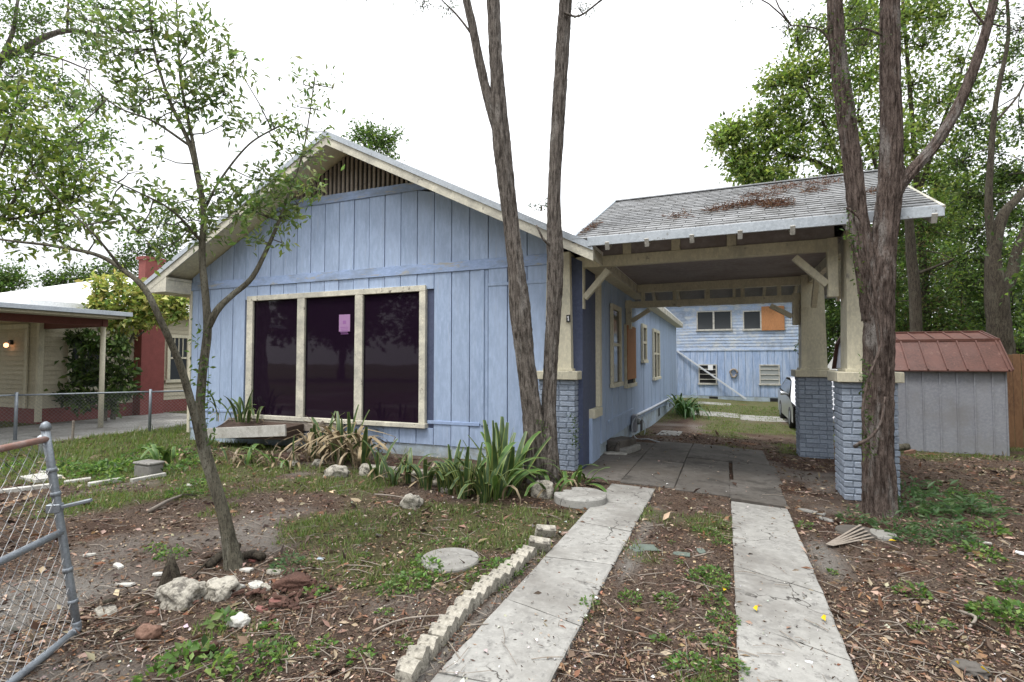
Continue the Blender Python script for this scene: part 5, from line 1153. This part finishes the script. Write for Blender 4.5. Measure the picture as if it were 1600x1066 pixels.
for w_ in [(290, 1058, 1, 1.1), (400, 1040, 1, .8), (435, 1015, 2, 1), (490, 930, 2, 1.), (505, 1018, 2, .9), (565, 1032, 2, .9), (630, 1010, 2, .6), (452, 890, 3, .7), (270, 870, 1, .6), (350, 975, 4, 1.2), (240, 860, 2, .9), (420, 985, 4, .8),
           (640, 915, 1, .8), (660, 890, 1, .8), (610, 925, 0, .7), (740, 905, 2, .7), (780, 895, 1, .8), (800, 885, 1, .6), (760, 880, 2, .8), (720, 850, 2, .8), (815, 860, 2, .7), (680, 850, 2, .6), (570, 870, 2, .6), (600, 960, 2, .6), (560, 915, 2, .6), (785, 922, 2, .5), (690, 905, 2, .7)]: weed(*w_)
for w_ in [(920, 945, 2, 1.), (985, 940, 0, .8), (1040, 940, 0, .8), (1050, 955, 2, .7), (1110, 905, 1, 1.0), (1090, 905, 0, .9), (1120, 920, 0, .9), (1115, 945, 0, .9), (1130, 970, 1, .7), (1080, 1050, 1, .9), (1120, 1010, 0, .8), (1140, 1050, 0, .9), (1030, 1005, 4, 1.0), (1110, 835, 0, .8), (1090, 830, 2, .9), (1125, 850, 0, .7), (1060, 880, 2, .6), (1010, 880, 2, .5), (1140, 990, 2, .8), (1075, 1000, 2, .7), (1050, 850, 2, .5)]:
    w_ = (*w_[:3], w_[3] * .72); weed(*w_, 'small green weed growing between the two concrete wheel strips', 'weeds between the wheel strips')
for w_ in [(1425, 930, 0, .8), (1525, 870, 1, .9), (1580, 975, 1, 1.1), (1560, 965, 1, .8), (1440, 985, 2, .7), (1260, 825, 2, .9), (1300, 895, 4, .6), (1480, 980, 4, .6), (1335, 815, 3, .9), (1590, 925, 0, .8), (1540, 780, 0, .9), (1500, 775, 1, .8)]:
    weed(*w_, 'green weed sprouting in the leaf litter right of the driveway', 'weeds in the litter')
for w_ in [(1410, 800, 3, 1.4), (1445, 800, 3, 1.7), (1480, 790, 3, 1.8), (1510, 810, 3, 1.6), (1535, 800, 3, 1.5), (1460, 830, 3, 1.3), (1490, 845, 3, 1.1), (1420, 770, 3, 1.5), (1540, 830, 0, 1.2), (1395, 830, 3, 1.1), (1425, 845, 3, 1.0)]:
    weed(*w_, 'taller bluish green weed behind the big cedar base', 'weeds by the cedar')
for w_ in [(150, 745, 1, 1.5), (180, 738, 1, 1.6), (120, 740, 1, 1.5), (205, 725, 1, 1.4), (250, 720, 1, 1.5), (280, 715, 1, 1.6), (300, 730, 1, 1.3), (100, 735, 1, 1.3), (265, 740, 0, 1.4), (230, 705, 1, 1.3), (20, 735, 1, 1.2), (170, 755, 0, 1.3), (310, 760, 1, .9), (280, 775, 0, 1.), (330, 770, 0, 1.)]:
    weed(*w_, 'leafy ground weed in the border before the left house corner', 'weeds at the house corner')
# ================================================================== STRAP-LEAVED PLANTS BEFORE THE HOUSE
def strap(nm, L, w_, bend, twist, cols, edge, dead=False):
    n = 9; V, T_ = [], []
    for i in range(n):
        t = i / (n - 1); ang = bend * t * t if not dead else (bend * t ** 3 if t < .6 else bend * .216 + (t - .6) * 5.2)
        r_ = L * (t - .13 * bend * t ** 3) if not dead else None
        xx = L * math.sin(min(ang, 2.8)) * t * .75; zz = L * t * math.cos(min(ang * .85, 2.4)) if not dead else L * (t if t < .6 else .6 - (t - .6) * .6)
        wd = w_ * (.55 + .9 * t - 1.45 * max(0, t - .5) ** 1.5 * 1.9); wd = max(wd, .002)
        tw = twist * t; cy, sy = math.cos(tw), math.sin(tw)
        for k, q in enumerate((-.5, -.34, 0, .34, .5)):
            V.append((xx + q * wd * -sy * .5 + (.10 * wd if k in (0, 4) else 0), q * wd * cy, zz + q * wd * sy * .3))
            c = np.array(edge if k in (0, 4) else cols[i % len(cols)]); T_.append(c * rng.uniform(.85, 1.15))
    F = [(i * 5 + k, i * 5 + k + 1, i * 5 + 6 + k, i * 5 + 5 + k) for i in range(n - 1) for k in range(4)]
    o = mesh(nm, V, F, M['leaf_snake' if not dead else 'dry'], None, True, np.array(T_)); me = o.data; bpy.data.objects.remove(o); return me
GS = [(.07, .12, .04), (.045, .08, .032)]
LV = [strap('leaf', 1, .085, b_, t_, GS, (.26, .28, .08)) for b_, t_ in ((.15, .3), (.45, -.6), (.8, .5), (1.2, .2), (.3, 1.2))]
LG = [strap('leaf', 1, .10, b_, t_, [(.085, .16, .04), (.065, .13, .035)], (.22, .28, .07)) for b_, t_ in ((.5, .2), (.9, -.3), (1.3, .4))]
LDd = [strap('dead_leaf', 1, .06, b_, t_, [(.30, .24, .15), (.22, .165, .10)], (.36, .30, .2), True) for b_, t_ in ((.6, .3), (1.0, -.8), (.4, 1.1))] + [strap('dead_leaf', 1, .07, b_, .8, [(.32, .26, .17), (.2, .15, .1)], (.36, .3, .2)) for b_ in (.6, 1.5, 2.0)]
def plant(pos, nl, L, pool, label, group, dead=0, spread=.5, name='snake_plant', cat='plant', deadL=.6):
    p = np.array([pos[0], pos[1], gnd(pos[0], pos[1])]); r = T(name, label, cat, p, group)
    for i in range(nl + dead):
        dd = i >= nl; me = random.choice(LDd if dd else pool); o = bpy.data.objects.new('dead_leaf' if dd else 'leaf', me); col.objects.link(o); o.parent = r
        a = rng.uniform(0, 6.28); rr = rng.uniform(0, .13); s = L * rng.uniform(.6, 1.1) * (deadL if dd else 1); ws = rng.uniform(.75, 1.15)
        o.location = (math.cos(a) * rr, math.sin(a) * rr, -.02); o.rotation_euler = (0, rng.normal(spread * .35, spread * .4), a); o.scale = (s, min(1.0, .45 + s * .6) * ws, s)
    return r
GP = 'strap-leaved plants along the front of the blue house'
for (xp, yp) in [(590, 735), (615, 745), (640, 740), (665, 748), (690, 752)]: plant(G(xp, yp + 14)[:2], 8, .55, LV, 'sparse striped snake plant before the pale blue skirting', GP, 3, .35)
for (xp, yp) in [(705, 760), (725, 766), (745, 758), (760, 772)]: plant(G(xp, yp + 12)[:2], 14, .62, LV, 'thick clump of upright snake plant left of the twin cedar', GP, 2, .4)
for (xp, yp, L) in [(775, 765, .85), (795, 752, .80), (785, 740, .85)]: plant(G(xp, yp + 14)[:2], 14, L, LG + LV[:2], 'broad arching bright green strap-leaved plant at the foot of the twin cedar', GP, 2, .6)
for (xp, yp) in [(885, 752), (905, 748), (862, 768)]: plant(G(xp, yp + 8)[:2], 5, .5, LG, 'small arching green plant at the base of the left brick pier', GP, 3, .9)
for (xp, yp) in [(510, 705), (530, 712), (550, 705), (565, 715), (490, 705), (540, 700)]: plant(G(xp, yp + 14)[:2], 4, .85, LV[:2], 'withered tan snake plant clump under the middle window', GP, 17, .35, deadL=1.0)
for (xp, yp) in [(360, 720), (385, 722), (430, 725), (455, 722), (410, 718)]: plant(G(xp, yp + 5)[:2], 3, .5, LV + LG, 'scattered half-dead strap plant under the broken planter', GP, 6, .8, deadL=.7)
for (xp, yp) in [(250, 728), (270, 722)]: plant(G(xp, yp + 5)[:2], 6, .55, LG, 'yellow-edged strap plant beside the grey utility box', GP, 4, .9)
# potted ones standing in the window planter
for (x_, L, n_) in ((-9.05, .62, 4), (-8.62, .62, 6), (-8.42, .5, 5), (-8.2, .4, 3)):
    r_ = plant((x_, YF - .26), n_, L, LV, 'snake plant growing out of the broken window planter', 'plants in the window planter', 1, .3); r_.location.z = .44
plant((-1.2, 17.8), 26, .95, [strap('leaf', 1, .075, b_, .2, [(.05, .12, .03), (.04, .10, .025)], (.07, .14, .04)) for b_ in (.9, 1.3, 1.6)], 'lush green lily clump against the far side wall', None, 0, .55, 'lily_clump')
plant((-1.45, 18.6), 22, .95, LG, 'second arching lily clump beyond the first by the side wall', None, 0, .6, 'lily_clump')
# ================================================================== BROKEN PLANTER, ROCKS AND OTHER SINGLE THINGS
pl = T('window_planter', 'broken wooden window planter with pale front board hanging down', 'planter', (-8, YF - .3, .2))
MB().box(-9.15, -6.3, YF - .07, YF - .034, .30, .46).build('back_board', M['wood_grey'], pl)
MB().bar((-9.2, YF - .52, .20), (-7.15, YF - .55, .37), .035, .20).build('front_board', M['white'], pl)
MB().add([(-9.1, YF - .5, .26), (-7.2, YF - .52, .40), (-7.2, YF - .08, .43), (-9.1, YF - .08, .42), (-9.1, YF - .5, .12), (-7.2, YF - .52, .2), (-7.2, YF - .08, .22), (-9.1, YF - .08, .2)], [(0, 1, 2, 3), (7, 6, 5, 4), (0, 4, 5, 1), (1, 5, 6, 2), (3, 0, 4, 7)]).build('soil', M['mulch'], pl)
MB().bar((-9.3, YF - .5, .02), (-9.08, YF - .1, .42), .05, .06).build('end_bracket', M['wood_grey'], pl)
MB().bar((-7.15, YF - .5, -.02), (-6.7, YF - .12, .50), .07, .05).bar((-6.75, YF - .45, .02), (-6.9, YF - .1, .46), .06, .05).build('end_bracket', M['wood_grey'], pl)
MB().bar((-6.95, YF - .2, .44), (-5.95, YF - .25, .27), .10, .05).build('fallen_board', M['wood_grey'], pl)
nt_ = T('window_notice', 'pink paper notice stuck inside the middle front window', 'notice', (-6.42, YF, 2.3))
a_, b2_ = atY(530, 492, YF), atY(547, 518, YF)
MB().box(a_[0], b2_[0], YF - .004, YF - .001, b2_[2], a_[2], .0005).build('sheet', M['pink'], nt_)
mb = MB(); xm = (a_[0] + b2_[0]) / 2; zt = a_[2]; hw = (b2_[0] - a_[0]) * .36
mb.box(xm - .035, xm + .035, YF - .0055, YF - .0042, zt - .17, zt - .11, .0003)
for k in range(5): mb.box(xm - hw * (1 - .12 * (k % 3)), xm + hw * (1 - .15 * (k % 2)), YF - .0055, YF - .0042, zt - .235 - k * .03, zt - .225 - k * .03, .0003)
mb.build('printing', M['pinkink'], nt_)
def rock(name, pos, size, m, label, cat, flat=.6, group=None, seed=0, rough=.5, rot=0., sub=4, sink=.25):
    import bmesh
    bm = bmesh.new(); bmesh.ops.create_icosphere(bm, subdivisions=sub, radius=1)
    V = np.array([v.co for v in bm.verts]); F = [tuple(v.index for v in f.verts) for f in bm.faces]; bm.free()
    nz = fbm(V[:, 0] * 1.3 + seed, V[:, 1] * 1.3 + seed * 2, V[:, 2] * 1.3, seed + 50, 4); pit = vnoise(V[:, 0] * 4.5 + seed, V[:, 1] * 4.5, V[:, 2] * 4.5, seed + 7); V = V * (1 + rough * (nz - .5) * 2.6 - rough * .35 * (pit > .62) * (pit - .62) * 4)[:, None]
    V = np.sign(V) * np.abs(V) ** .85
    V = V * np.array(size) / 2 ; c, s = math.cos(rot), math.sin(rot); V[:, :2] = V[:, :2] @ np.array([[c, s], [-s, c]])
    p = (pos[0], pos[1], gnd(pos[0], pos[1]) + size[2] * (.5 - sink)); V = V + np.array(p)
    o = mesh(name, V, F, M[m], None, sub > 2); return tag(o, label, cat, group)
def chip(name, pos, w_, d_, h, m, label, cat, rot=0., tilt=0., group=None, seed=0):
    """flat broken piece with an uneven outline"""
    rr = np.random.default_rng(seed + 5); n = 9; a = np.arange(n) * 2 * math.pi / n; r_ = rr.uniform(.7, 1.05, n) / np.maximum(np.abs(np.cos(a)), np.abs(np.sin(a))) * .9
    pts = np.stack([np.cos(a) * r_ * w_ / 2, np.sin(a) * r_ * d_ / 2], 1); c, s = math.cos(rot), math.sin(rot); pts = pts @ np.array([[c, s], [-s, c]])
    z = gnd(pos[0], pos[1]) + .004; V = [(pos[0] + q[0], pos[1] + q[1], z + tilt * q[0]) for q in pts] + [(pos[0] + q[0] * .95, pos[1] + q[1] * .95, z + h + tilt * q[0]) for q in pts]
    F = [tuple(range(n, 2 * n)), tuple(range(n))[::-1]] + [(i, (i + 1) % n, n + (i + 1) % n, n + i) for i in range(n)]
    return tag(mesh(name, V, F, M[m]), label, cat, group)
RB = 'limestone rocks edging the front bed'
for i, (xp, yp, w_, h_) in enumerate([(497, 722, .20, .13), (525, 740, .33, .20), (580, 738, .30, .20), (606, 740, .34, .20), (655, 748, .26, .18), (685, 755, .24, .16), (700, 765, .18, .12), (850, 772, .26, .26), (455, 722, .2, .1)]):
    rock('edging_rock', G(xp, yp + 4)[:2], (w_, w_ * .75, h_), 'stone', 'rough pale limestone rock edging the bed below the windows', 'rock', group=RB, seed=i)
rock('loose_rock', G(644, 792)[:2], (.24, .2, .19), 'stone', 'single white rock lying alone in the yard before the right window', 'rock', seed=21)
q = G(292, 938); rock('boulder', (q[0] - .05, q[1]), (.33, .25, .16), 'stone', 'lumpy pale limestone boulder beside the young tree', 'rock', seed=31, rough=.6, sub=4)
q = G(345, 928); rock('loose_rock', q[:2], (.26, .2, .13), 'stone', 'smaller pitted limestone rock touching the lumpy boulder', 'rock', seed=33, rough=.5)
q = G(233, 994); rock('loose_rock', q[:2], (.12, .10, .09), 'terracotta', 'round reddish brown stone left of the rotten plank', 'rock', seed=35)
q = G(374, 976); rock('loose_rock', q[:2], (.12, .09, .07), 'white', 'small white crumbling rock by the bright green seedling', 'rock', seed=36)
q = G(1515, 1050); rock('loose_rock', q[:2], (.16, .13, .07), 'concrete_dark', 'flat grey stone among the litter right of the driveway', 'rock', seed=37)
# stump and rotten wood
q = G(268, 912); V, F = tubeVF(catmull([(*q[:2], q[2] - .05, .075), (q[0] - .01, q[1], q[2] + .07, .062), (q[0] - .02, q[1] + .01, q[2] + .15, .03), (q[0] - .025, q[1] + .01, q[2] + .18, .012)], .02)[:, :3], np.linspace(.08, .02, len(catmull([(*q[:2], q[2] - .05, .075), (q[0] - .01, q[1], q[2] + .07, .062), (q[0] - .02, q[1] + .01, q[2] + .15, .03), (q[0] - .025, q[1] + .01, q[2] + .18, .012)], .02))), 14, .3, 9, 4)
tag(mesh('stump', V, F, M['bark_dark'], None, True), 'small broken dark tree stump left of the young tree', 'stump')
for i, (a, b_, r_, lb) in enumerate([((325, 888), (372, 862), .028, 'dark exposed root running left from the young tree'), ((378, 872), (412, 880), .03, 'short dark root running right from the young tree')]):
    p0, p1 = G(*a), G(*b_); Q = np.array([p0 + [0, 0, .01], (p0 + p1) / 2 + [0, 0, .05], p1 + [0, 0, .05]]); V, F = tubeVF(catmull(Q, .03), r_, 10, .25, 7, i); tag(mesh('root', V, F, M['bark_dark'], None, True), lb, 'root')
def stick(a, b_, r_, m, lb, cat='branch', name='branch', lift=.02):
    p0, p1 = G(*a), G(*b_); mid = (p0 + p1) / 2 + np.array([rng.normal(0, .03), rng.normal(0, .03), .02]); Q = catmull([p0 + [0, 0, lift], mid + [0, 0, lift], p1 + [0, 0, lift]], .04)
    V, F = tubeVF(Q, np.linspace(r_, r_ * .6, len(Q)), 8, .2, 6, 5); return tag(mesh(name, V, F, M[m], None, True), lb, cat)
stick((233, 802), (285, 776), .022, 'wood_grey', 'grey fallen branch on the patchy grass'); stick((285, 776), (308, 778), .012, 'bark_dark', 'thin dark end of the fallen branch on the grass')
stick((582, 992), (700, 966), .007, 'wood_grey', 'long thin dry stick in the dirt near the scalloped edging'); stick((1500, 960), (1515, 985), .012, 'wood_grey', 'pale dry stick in the litter right of the driveway')
stick((1510, 980), (1560, 995), .008, 'bark_dark', 'dark thin twig lying by the right-hand weeds'); stick((1375, 975), (1420, 998), .006, 'wood_grey', 'pale straight twig right of the driveway strip')
stick((585, 775), (648, 784), .01, 'wood_grey', 'pale straw stick near the lone white rock'); stick((180, 1000), (260, 985), .008, 'bark_dark', 'dark thin stick left of the round brown stone')
stick((360, 858), (300, 905), .010, 'bark_dark', 'thin dark stick leaning by the stump')
p0, p1 = G(288, 1034), G(340, 1014); tag(MB().bar(p0 + [0, 0, .025], p1 + [0, 0, .025], .045, .035).build('plank_piece', M['wood_red']), 'short rotten reddish plank lying in the litter', 'plank')
for i in range(46):                     # crumbled red timber
    u, v = rng.normal(440, 34), rng.normal(935, 13); p = G(u, v); a = rng.uniform(0, 3.14); L = rng.uniform(.02, .10)
    V, F = obar(p + np.array([-math.cos(a) * L / 2, -math.sin(a) * L / 2, .012 + rng.uniform(0, .02)]), p + np.array([math.cos(a) * L / 2, math.sin(a) * L / 2, .012 + rng.uniform(0, .03)]), rng.uniform(.008, .035), rng.uniform(.006, .02)); 
    tag(mesh('timber_chunk', [np.array(v_) + rng.normal(0, .003, 3) for v_ in V], F, M['wood_red']), 'crumbling reddish rotten timber chunk right of the young tree', 'timber', 'crumbled rotten timber')
q = G(462, 918); rock('rotten_log', (q[0], q[1]), (.30, .14, .10), 'wood_red', 'decayed reddish brown log end right of the young tree', 'log', seed=61, rough=.7, rot=.4, sub=4)
CH = [(165, 955, .19, .15, .02, 'stone', 'flat tan slab piece with a dark bark strip', 'slab piece'), (185, 886, .13, .06, .02, 'white', 'broken white board scrap on the dirt left of the stump', 'scrap'), (195, 914, .15, .05, .02, 'white', 'long white board scrap beside the stump', 'scrap'), (248, 898, .12, .07, .02, 'white', 'white board scrap leaning at the stump', 'scrap'), (140, 868, .12, .06, .02, 'white', 'small white board scrap near the wire gate', 'scrap'),
      (400, 915, .20, .10, .05, 'white', 'white broken tile slab at the foot of the young tree', 'scrap'), (385, 893, .12, .08, .06, 'white', 'small white crumpled scrap at the foot of the young tree', 'scrap'), (428, 897, .15, .09, .03, 'stone', 'beige flat stone right of the young tree', 'scrap'), (370, 918, .14, .07, .03, 'concrete', 'grey concrete shard between boulder and tree', 'scrap'), (415, 920, .12, .06, .03, 'stone', 'low beige shard by the rotten log', 'scrap'),
      (236, 958, .08, .05, .015, 'terracotta', 'orange terracotta pot shard', 'shard'), (285, 916, .1, .06, .02, 'terracotta', 'reddish brown tile shard behind the boulder', 'shard'), (430, 941, .12, .08, .03, 'brickred', 'faded red brick shard before the rotten log', 'shard'), (408, 954, .10, .06, .03, 'brickred', 'pinkish red brick shard by the seedling', 'shard'), (395, 878, .10, .05, .05, 'rust_brown', 'bent rusty metal scrap at the tree base', 'shard'),
      (296, 758, .23, .14, .02, 'white', 'square white tile lying on the grass', 'tile'), (1540, 851, .10, .04, .02, 'white', 'small white plastic scrap in the weeds', 'scrap'), (1596, 868, .10, .08, .06, 'paper', 'white paper cup on the litter at the right', 'scrap'), (1065, 868, .16, .12, .006, 'slate', 'flat faded green-grey shingle scrap between the strips', 'scrap'), (1005, 858, .3, .2, .006, 'slate', 'large faded shingle scrap beside the left strip', 'scrap'), (1095, 862, .10, .14, .006, 'slate', 'small upright shingle scrap between the strips', 'scrap'),
      (592, 838, .12, .05, .01, 'concrete_dark', 'dark slate sliver in the yard', 'scrap'), (930, 936, .05, .03, .006, 'paper', 'tiny white paper scrap beside the left strip', 'scrap'), (1263, 1037, .05, .03, .005, 'paper', 'torn white paper scrap on the right strip', 'scrap'), (500, 875, .08, .05, .006, 'blue_skirt', 'pale turquoise scrap in the yard', 'scrap'), (1270, 802, .32, .12, .02, 'concrete', 'sunken concrete patch before the right pier', 'patch'), (1290, 812, .18, .12, .02, 'concrete', 'small sunken concrete patch by the right pier', 'patch')]
for i, c in enumerate(CH):
    p = G(c[0], c[1]); chip(c[7].replace(' ', '_'), p[:2], c[2], c[3], min(c[4], .013), c[5], c[6], c[7], rng.uniform(-.5, .5), rng.uniform(-.12, .12) if c[4] > .015 else 0, seed=i)
p = G(165, 950); tag(MB().bar(p + [-.02, 0, .035], p + [.05, .03, .05], .03, .02).build('bark_strip', M['bark_dark']), 'dark curled bark strip on the flat tan slab', 'bark')
for i, (u, v) in enumerate([(1183, 962), (1290, 978), (1492, 1042), (1525, 1051), (1388, 850), (1130, 925)]):
    p = G(u, v); V, F = leaves(np.array([p + [0, 0, .03]]), np.array([[rng.normal(), rng.normal(), .1]]), .07, .035); tag(mesh('yellow_leaf', V, F, M['dry'], None, False, np.array([(.62, .42, .02)] * 4)), 'bright yellow fallen leaf near the right wheel strip', 'leaf', 'yellow fallen leaves')
# round stepping slabs
def disc(nm, pos, r_, h, m, lb, gone=None, seed=0, lift=0.):
    n = 40; a = np.arange(n) * 2 * math.pi / n; rr = r_ * (1 + .03 * (fbm(np.cos(a) * 2 + seed, np.sin(a) * 2, 0, seed, 3) - .5))
    if gone is not None: rr = rr * np.where(np.abs((a - gone + math.pi) % (2 * math.pi) - math.pi) < .5, .72 + .1 * np.cos(a * 9), 1)
    z = gnd(*pos[:2]) - .005 + lift; V = []
    for s, zz in ((1, 0), (1, h - .012), (.965, h), (.5, h + .003)): V += [(pos[0] + np.cos(t_) * q * s, pos[1] + np.sin(t_) * q * s, z + zz) for t_, q in zip(a, rr)]
    V.append((pos[0], pos[1], z + h + .003)); F = [tuple(range(n))[::-1]]
    for k in range(3): F += [(k * n + i, k * n + (i + 1) % n, (k + 1) * n + (i + 1) % n, (k + 1) * n + i) for i in range(n)]
    F += [(3 * n + i, 3 * n + (i + 1) % n, 4 * n) for i in range(n)]
    return tag(mesh(nm, V, F, M[m]), lb, 'stepping stone')
disc('stepping_stone', G(703, 876), .235, .035, 'concrete', 'round pale concrete stepping stone in the middle of the yard', seed=3)
disc('stepping_stone', G(907, 783), .30, .09, 'concrete', 'thick round concrete slab with a bite out of it beside the twin cedar', gone=2.7, seed=4)
disc('stepping_stone', G(1340, 834), .19, .035, 'concrete_dark', 'worn round stepping stone half buried before the big cedar', seed=5)
disc('stepping_stone', G(1374, 838), .14, .035, 'concrete', 'smaller round stepping stone touching the half-buried one', seed=6)
df = T('dry_palm_frond', 'dry grey palm frond lying on the half-buried stepping stone', 'frond', G(1325, 848))
for i in range(5):
    p0, p1 = G(1292 + i * 2, 856 + i * .5), G(1345 + i * 5, 828 + i * 5); mesh('leaflet', *obar(p0 + [0, 0, .03], p1 + [0, 0, .05], .022, .006), M['wood_grey'], df)
# scalloped edging along the left strip
ep = catmull([(*g2[:2], 0) for g2 in [G(628, 1074), G(652, 1044), G(690, 1000), G(726, 958), G(756, 930), G(792, 902), G(818, 876), G(836, 860)]], .02)
dist = np.concatenate([[0], np.cumsum(np.linalg.norm(np.diff(ep[:, :2], axis=0), axis=1))]); BLk = .118; nb = int(dist[-1] / BLk)
def scallop():
    V, F = [], []; n = 9
    for s in (-1, 1):
        prof_ = [(-.056, -.06)] + [(-.056 + .112 * k / (n - 1), .045 + .030 * math.sin(math.pi * k / (n - 1))) for k in range(n)] + [(.056, -.06)]
        V += [(x, s * .05, z) for x, z in prof_]
    m_ = n + 2; F = [tuple(range(m_)), tuple(range(2 * m_ - 1, m_ - 1, -1))] + [((i + 1) % m_, i, m_ + i, m_ + (i + 1) % m_) for i in range(m_)]
    me = bpy.data.meshes.new('edging_block'); me.from_pydata([(v[0] + rng.normal(0, .0025), v[1] + rng.normal(0, .0025), v[2] + rng.normal(0, .0025)) for v in V], [], F); me.materials.append(M['stone']); return me
sm = [scallop() for _ in range(4)]
for k in range(nb):
    s = (k + .5) * BLk; i = min(int(np.searchsorted(dist, s)), len(ep) - 2); d = ep[i + 1] - ep[i]; o = bpy.data.objects.new('edging_block', random.choice(sm)); col.objects.link(o)
    o.location = (ep[i][0], ep[i][1], gnd(*ep[i][:2]) + .02 + rng.normal(0, .006)); o.rotation_euler = (rng.normal(0, .07), rng.normal(0, .05), math.atan2(d[1], d[0]) + rng.normal(0, .06)); tag(o, 'scalloped concrete edging block along the left wheel strip', 'edging block', 'scalloped edging blocks')
for (u, v, rz, lb) in ((851, 832, .5, 'tipped pale edging slab ending the scalloped row'), (843, 852, .2, 'upright pale edging slab next to last of the scalloped row')):
    p = G(u, v + 6); o = MB().box(-.09, .09, -.035, .035, -.03, .11, .008).build('edging_slab', M['stone']); o.location = (p[0], p[1], p[2]); o.rotation_euler = (.45, .1, rz); tag(o, lb, 'edging block')
# left border: white boards, utility box
for i, (a, b_, w_, lb) in enumerate([((0, 771), (78, 762), .09, 'white kerb board at the left near the gate'), ((52, 746), (78, 752), .3, 'flat white paving piece behind the wire gate'), ((60, 742), (95, 738), .14, 'white paving strip furthest behind the wire gate'), ((100, 757), (142, 752), .10, 'short white kerb piece right of the gate post'), ((138, 760), (190, 752), .09, 'long white kerb board before the ground weeds'), ((205, 754), (258, 744), .07, 'white kerb board before the utility box')]):
    p0, p1 = G(*a), G(*b_); tag(MB().bar(p0 + [0, 0, .02], p1 + [0, 0, .025], w_, .05).build('kerb_board', M['white']), lb, 'kerb board')
p = G(232, 744); ub = T('utility_box', 'small pale green-grey utility box at the border', 'utility box', p)
MB().box(p[0] - .17, p[0] + .17, p[1] - .1, p[1] + .1, p[2] - .05, p[2] + .17, .02).build('body', M['concrete'], ub); MB().box(p[0] - .18, p[0] + .18, p[1] - .11, p[1] + .11, p[2] + .17, p[2] + .205, .012).build('lid', M['concrete'], ub)
# under the side wall: hose, meter, box, mat
hs = np.array([(-1.72 + .14 * math.cos(t_) , 11.2 + .10 * t_ / 6, .16 + .24 * math.sin(t_)) for t_ in np.linspace(-.5, 4.6, 26)]); hs = np.vstack([hs, [(-1.5, 11.0, -.02), (-1.25, 10.8, -.04)]])
V, F = tubeVF(hs, .012, 7); tag(mesh('garden_hose', V, F, M['pvc'], None, True), 'looped white hose lying by the side wall', 'hose')
mt_ = T('wall_meter', 'small grey meter box low on the side wall', 'meter', (-1.82, 11.5, .2)); MB().box(XR + .0, XR + .12, 11.35, 11.62, .05, .42, .02).build('box', M['metal_grey'], mt_); V, F = tubeVF(np.array([(XR + .12, 11.48, .28), (XR + .17, 11.48, .28)]), .07, 14); mesh('dial', V, F, M['glass_pale'], mt_, True)
sp = T('concrete_step', 'broken grey concrete step block by the porch corner', 'step', (-1.7, 9.2, 0))
MB().bar((-1.88, 9.05, .10), (-1.62, 9.5, .12), .34, .2, c=.015).build('block', M['concrete_dark'], sp); MB().bar((-1.66, 9.0, .03), (-1.5, 9.42, .07), .22, .10, c=.012).build('slab_piece', M['concrete'], sp)
p = (-1.75, 8.9); chip('plastic_sheet', p, .5, .3, .03, 'white', 'crumpled white plastic sheet on the carport floor', 'plastic', seed=81)
a, b_ = np.array([2.2, 11.6, float(gz(2.2, 11.6)) + .03]), np.array([3.25, 12.3, float(gz(3.2, 12.3)) + .12]); V, F = tubeVF(np.linspace(a, b_, 8), .065, 12, .15, 6, 2); tag(mesh('log', V, F, M['bark_young'], None, True), 'mossy fallen log lying before the grey shed', 'log')
tag(chip('bark_piece', (3.2, 12.05), .25, .12, .06, 'terracotta', 'orange broken bark piece at the shed front', 'bark', .6, .2, seed=91), None)
# pine straw drifts on the carport roof
P_, D_ = [], []
for (u0, v0, u1, v1, n) in [(1108, 332, 1180, 320, 420), (1165, 322, 1230, 318, 300), (1190, 326, 1240, 322, 240), (1160, 310, 1225, 305, 200), (1200, 298, 1310, 287, 350), (1045, 342, 1072, 339, 90), (1255, 303, 1285, 300, 110), (1355, 303, 1374, 300, 80), (912, 366, 935, 352, 130)]:
    u, v = rng.uniform(u0, u1, n) + rng.normal(0, 5, n), None
    f_ = (u - u0) / (u1 - u0); v = v0 + (v1 - v0) * f_ + rng.normal(0, 2.0, n)
    for a, b_ in zip(u, v):
        d = ray(a, b_); k_ = (CR_Z - CE_Z) / (CR_Y - YR); t_ = (CE_Z - k_ * YR - CAM_H) / (d[2] - k_ * d[1]); q = cC + d * t_
        if YR < q[1] < CR_Y and X0 - .1 < q[0] < X1: P_.append(q + np.array([0, -.008, .02 + .02 * rng.random()])); D_.append((rng.normal(), rng.normal() * .9, rng.normal() * .4 + .2))
P_, D_ = np.array(P_), np.array(D_); V, F = leaves(P_, D_, rng.uniform(.05, .13, len(P_)), .009, .1)
tag(mesh('roof_straw', V, F, M['dry'], None, False, tints(len(P_), [(.19, .10, .06), (.13, .07, .045), (.24, .14, .09)])), 'brown pine straw drifted on the carport roof', 'pine straw', kind='stuff')
# ivy leaves on the trunks and the pier foot
P_, D_ = [], []
for (u0, v0, u1, v1, dep, n, sp) in [(1352, 560, 1356, 720, d4 - .26, 150, 5), (1325, 330, 1345, 460, d4 - .18, 90, 6), (1316, 60, 1326, 200, d4 - .1, 120, 14), (895, 640, 902, 700, 7.35, 70, 4), (312, 500, 330, 700, dY - .02, 130, 9), (842, 655, 850, 680, d3 - .1, 30, 4)]:
    f_ = rng.random(n); 
    for k in f_: P_.append(atD(u0 + (u1 - u0) * k + rng.normal(0, sp), v0 + (v1 - v0) * k + rng.normal(0, 4), dep)); D_.append((rng.normal(), rng.normal() - .5, rng.normal() - .3))
P_, D_ = np.array(P_), np.array(D_); V, F = leaves(P_, D_, rng.uniform(.03, .06, len(P_)), .022, .2)
tag(mesh('climbing_ivy', V, F, M['leaf'], None, False, tints(len(P_), GREEN)), 'small ivy leaves climbing the trunks', 'ivy', kind='stuff')
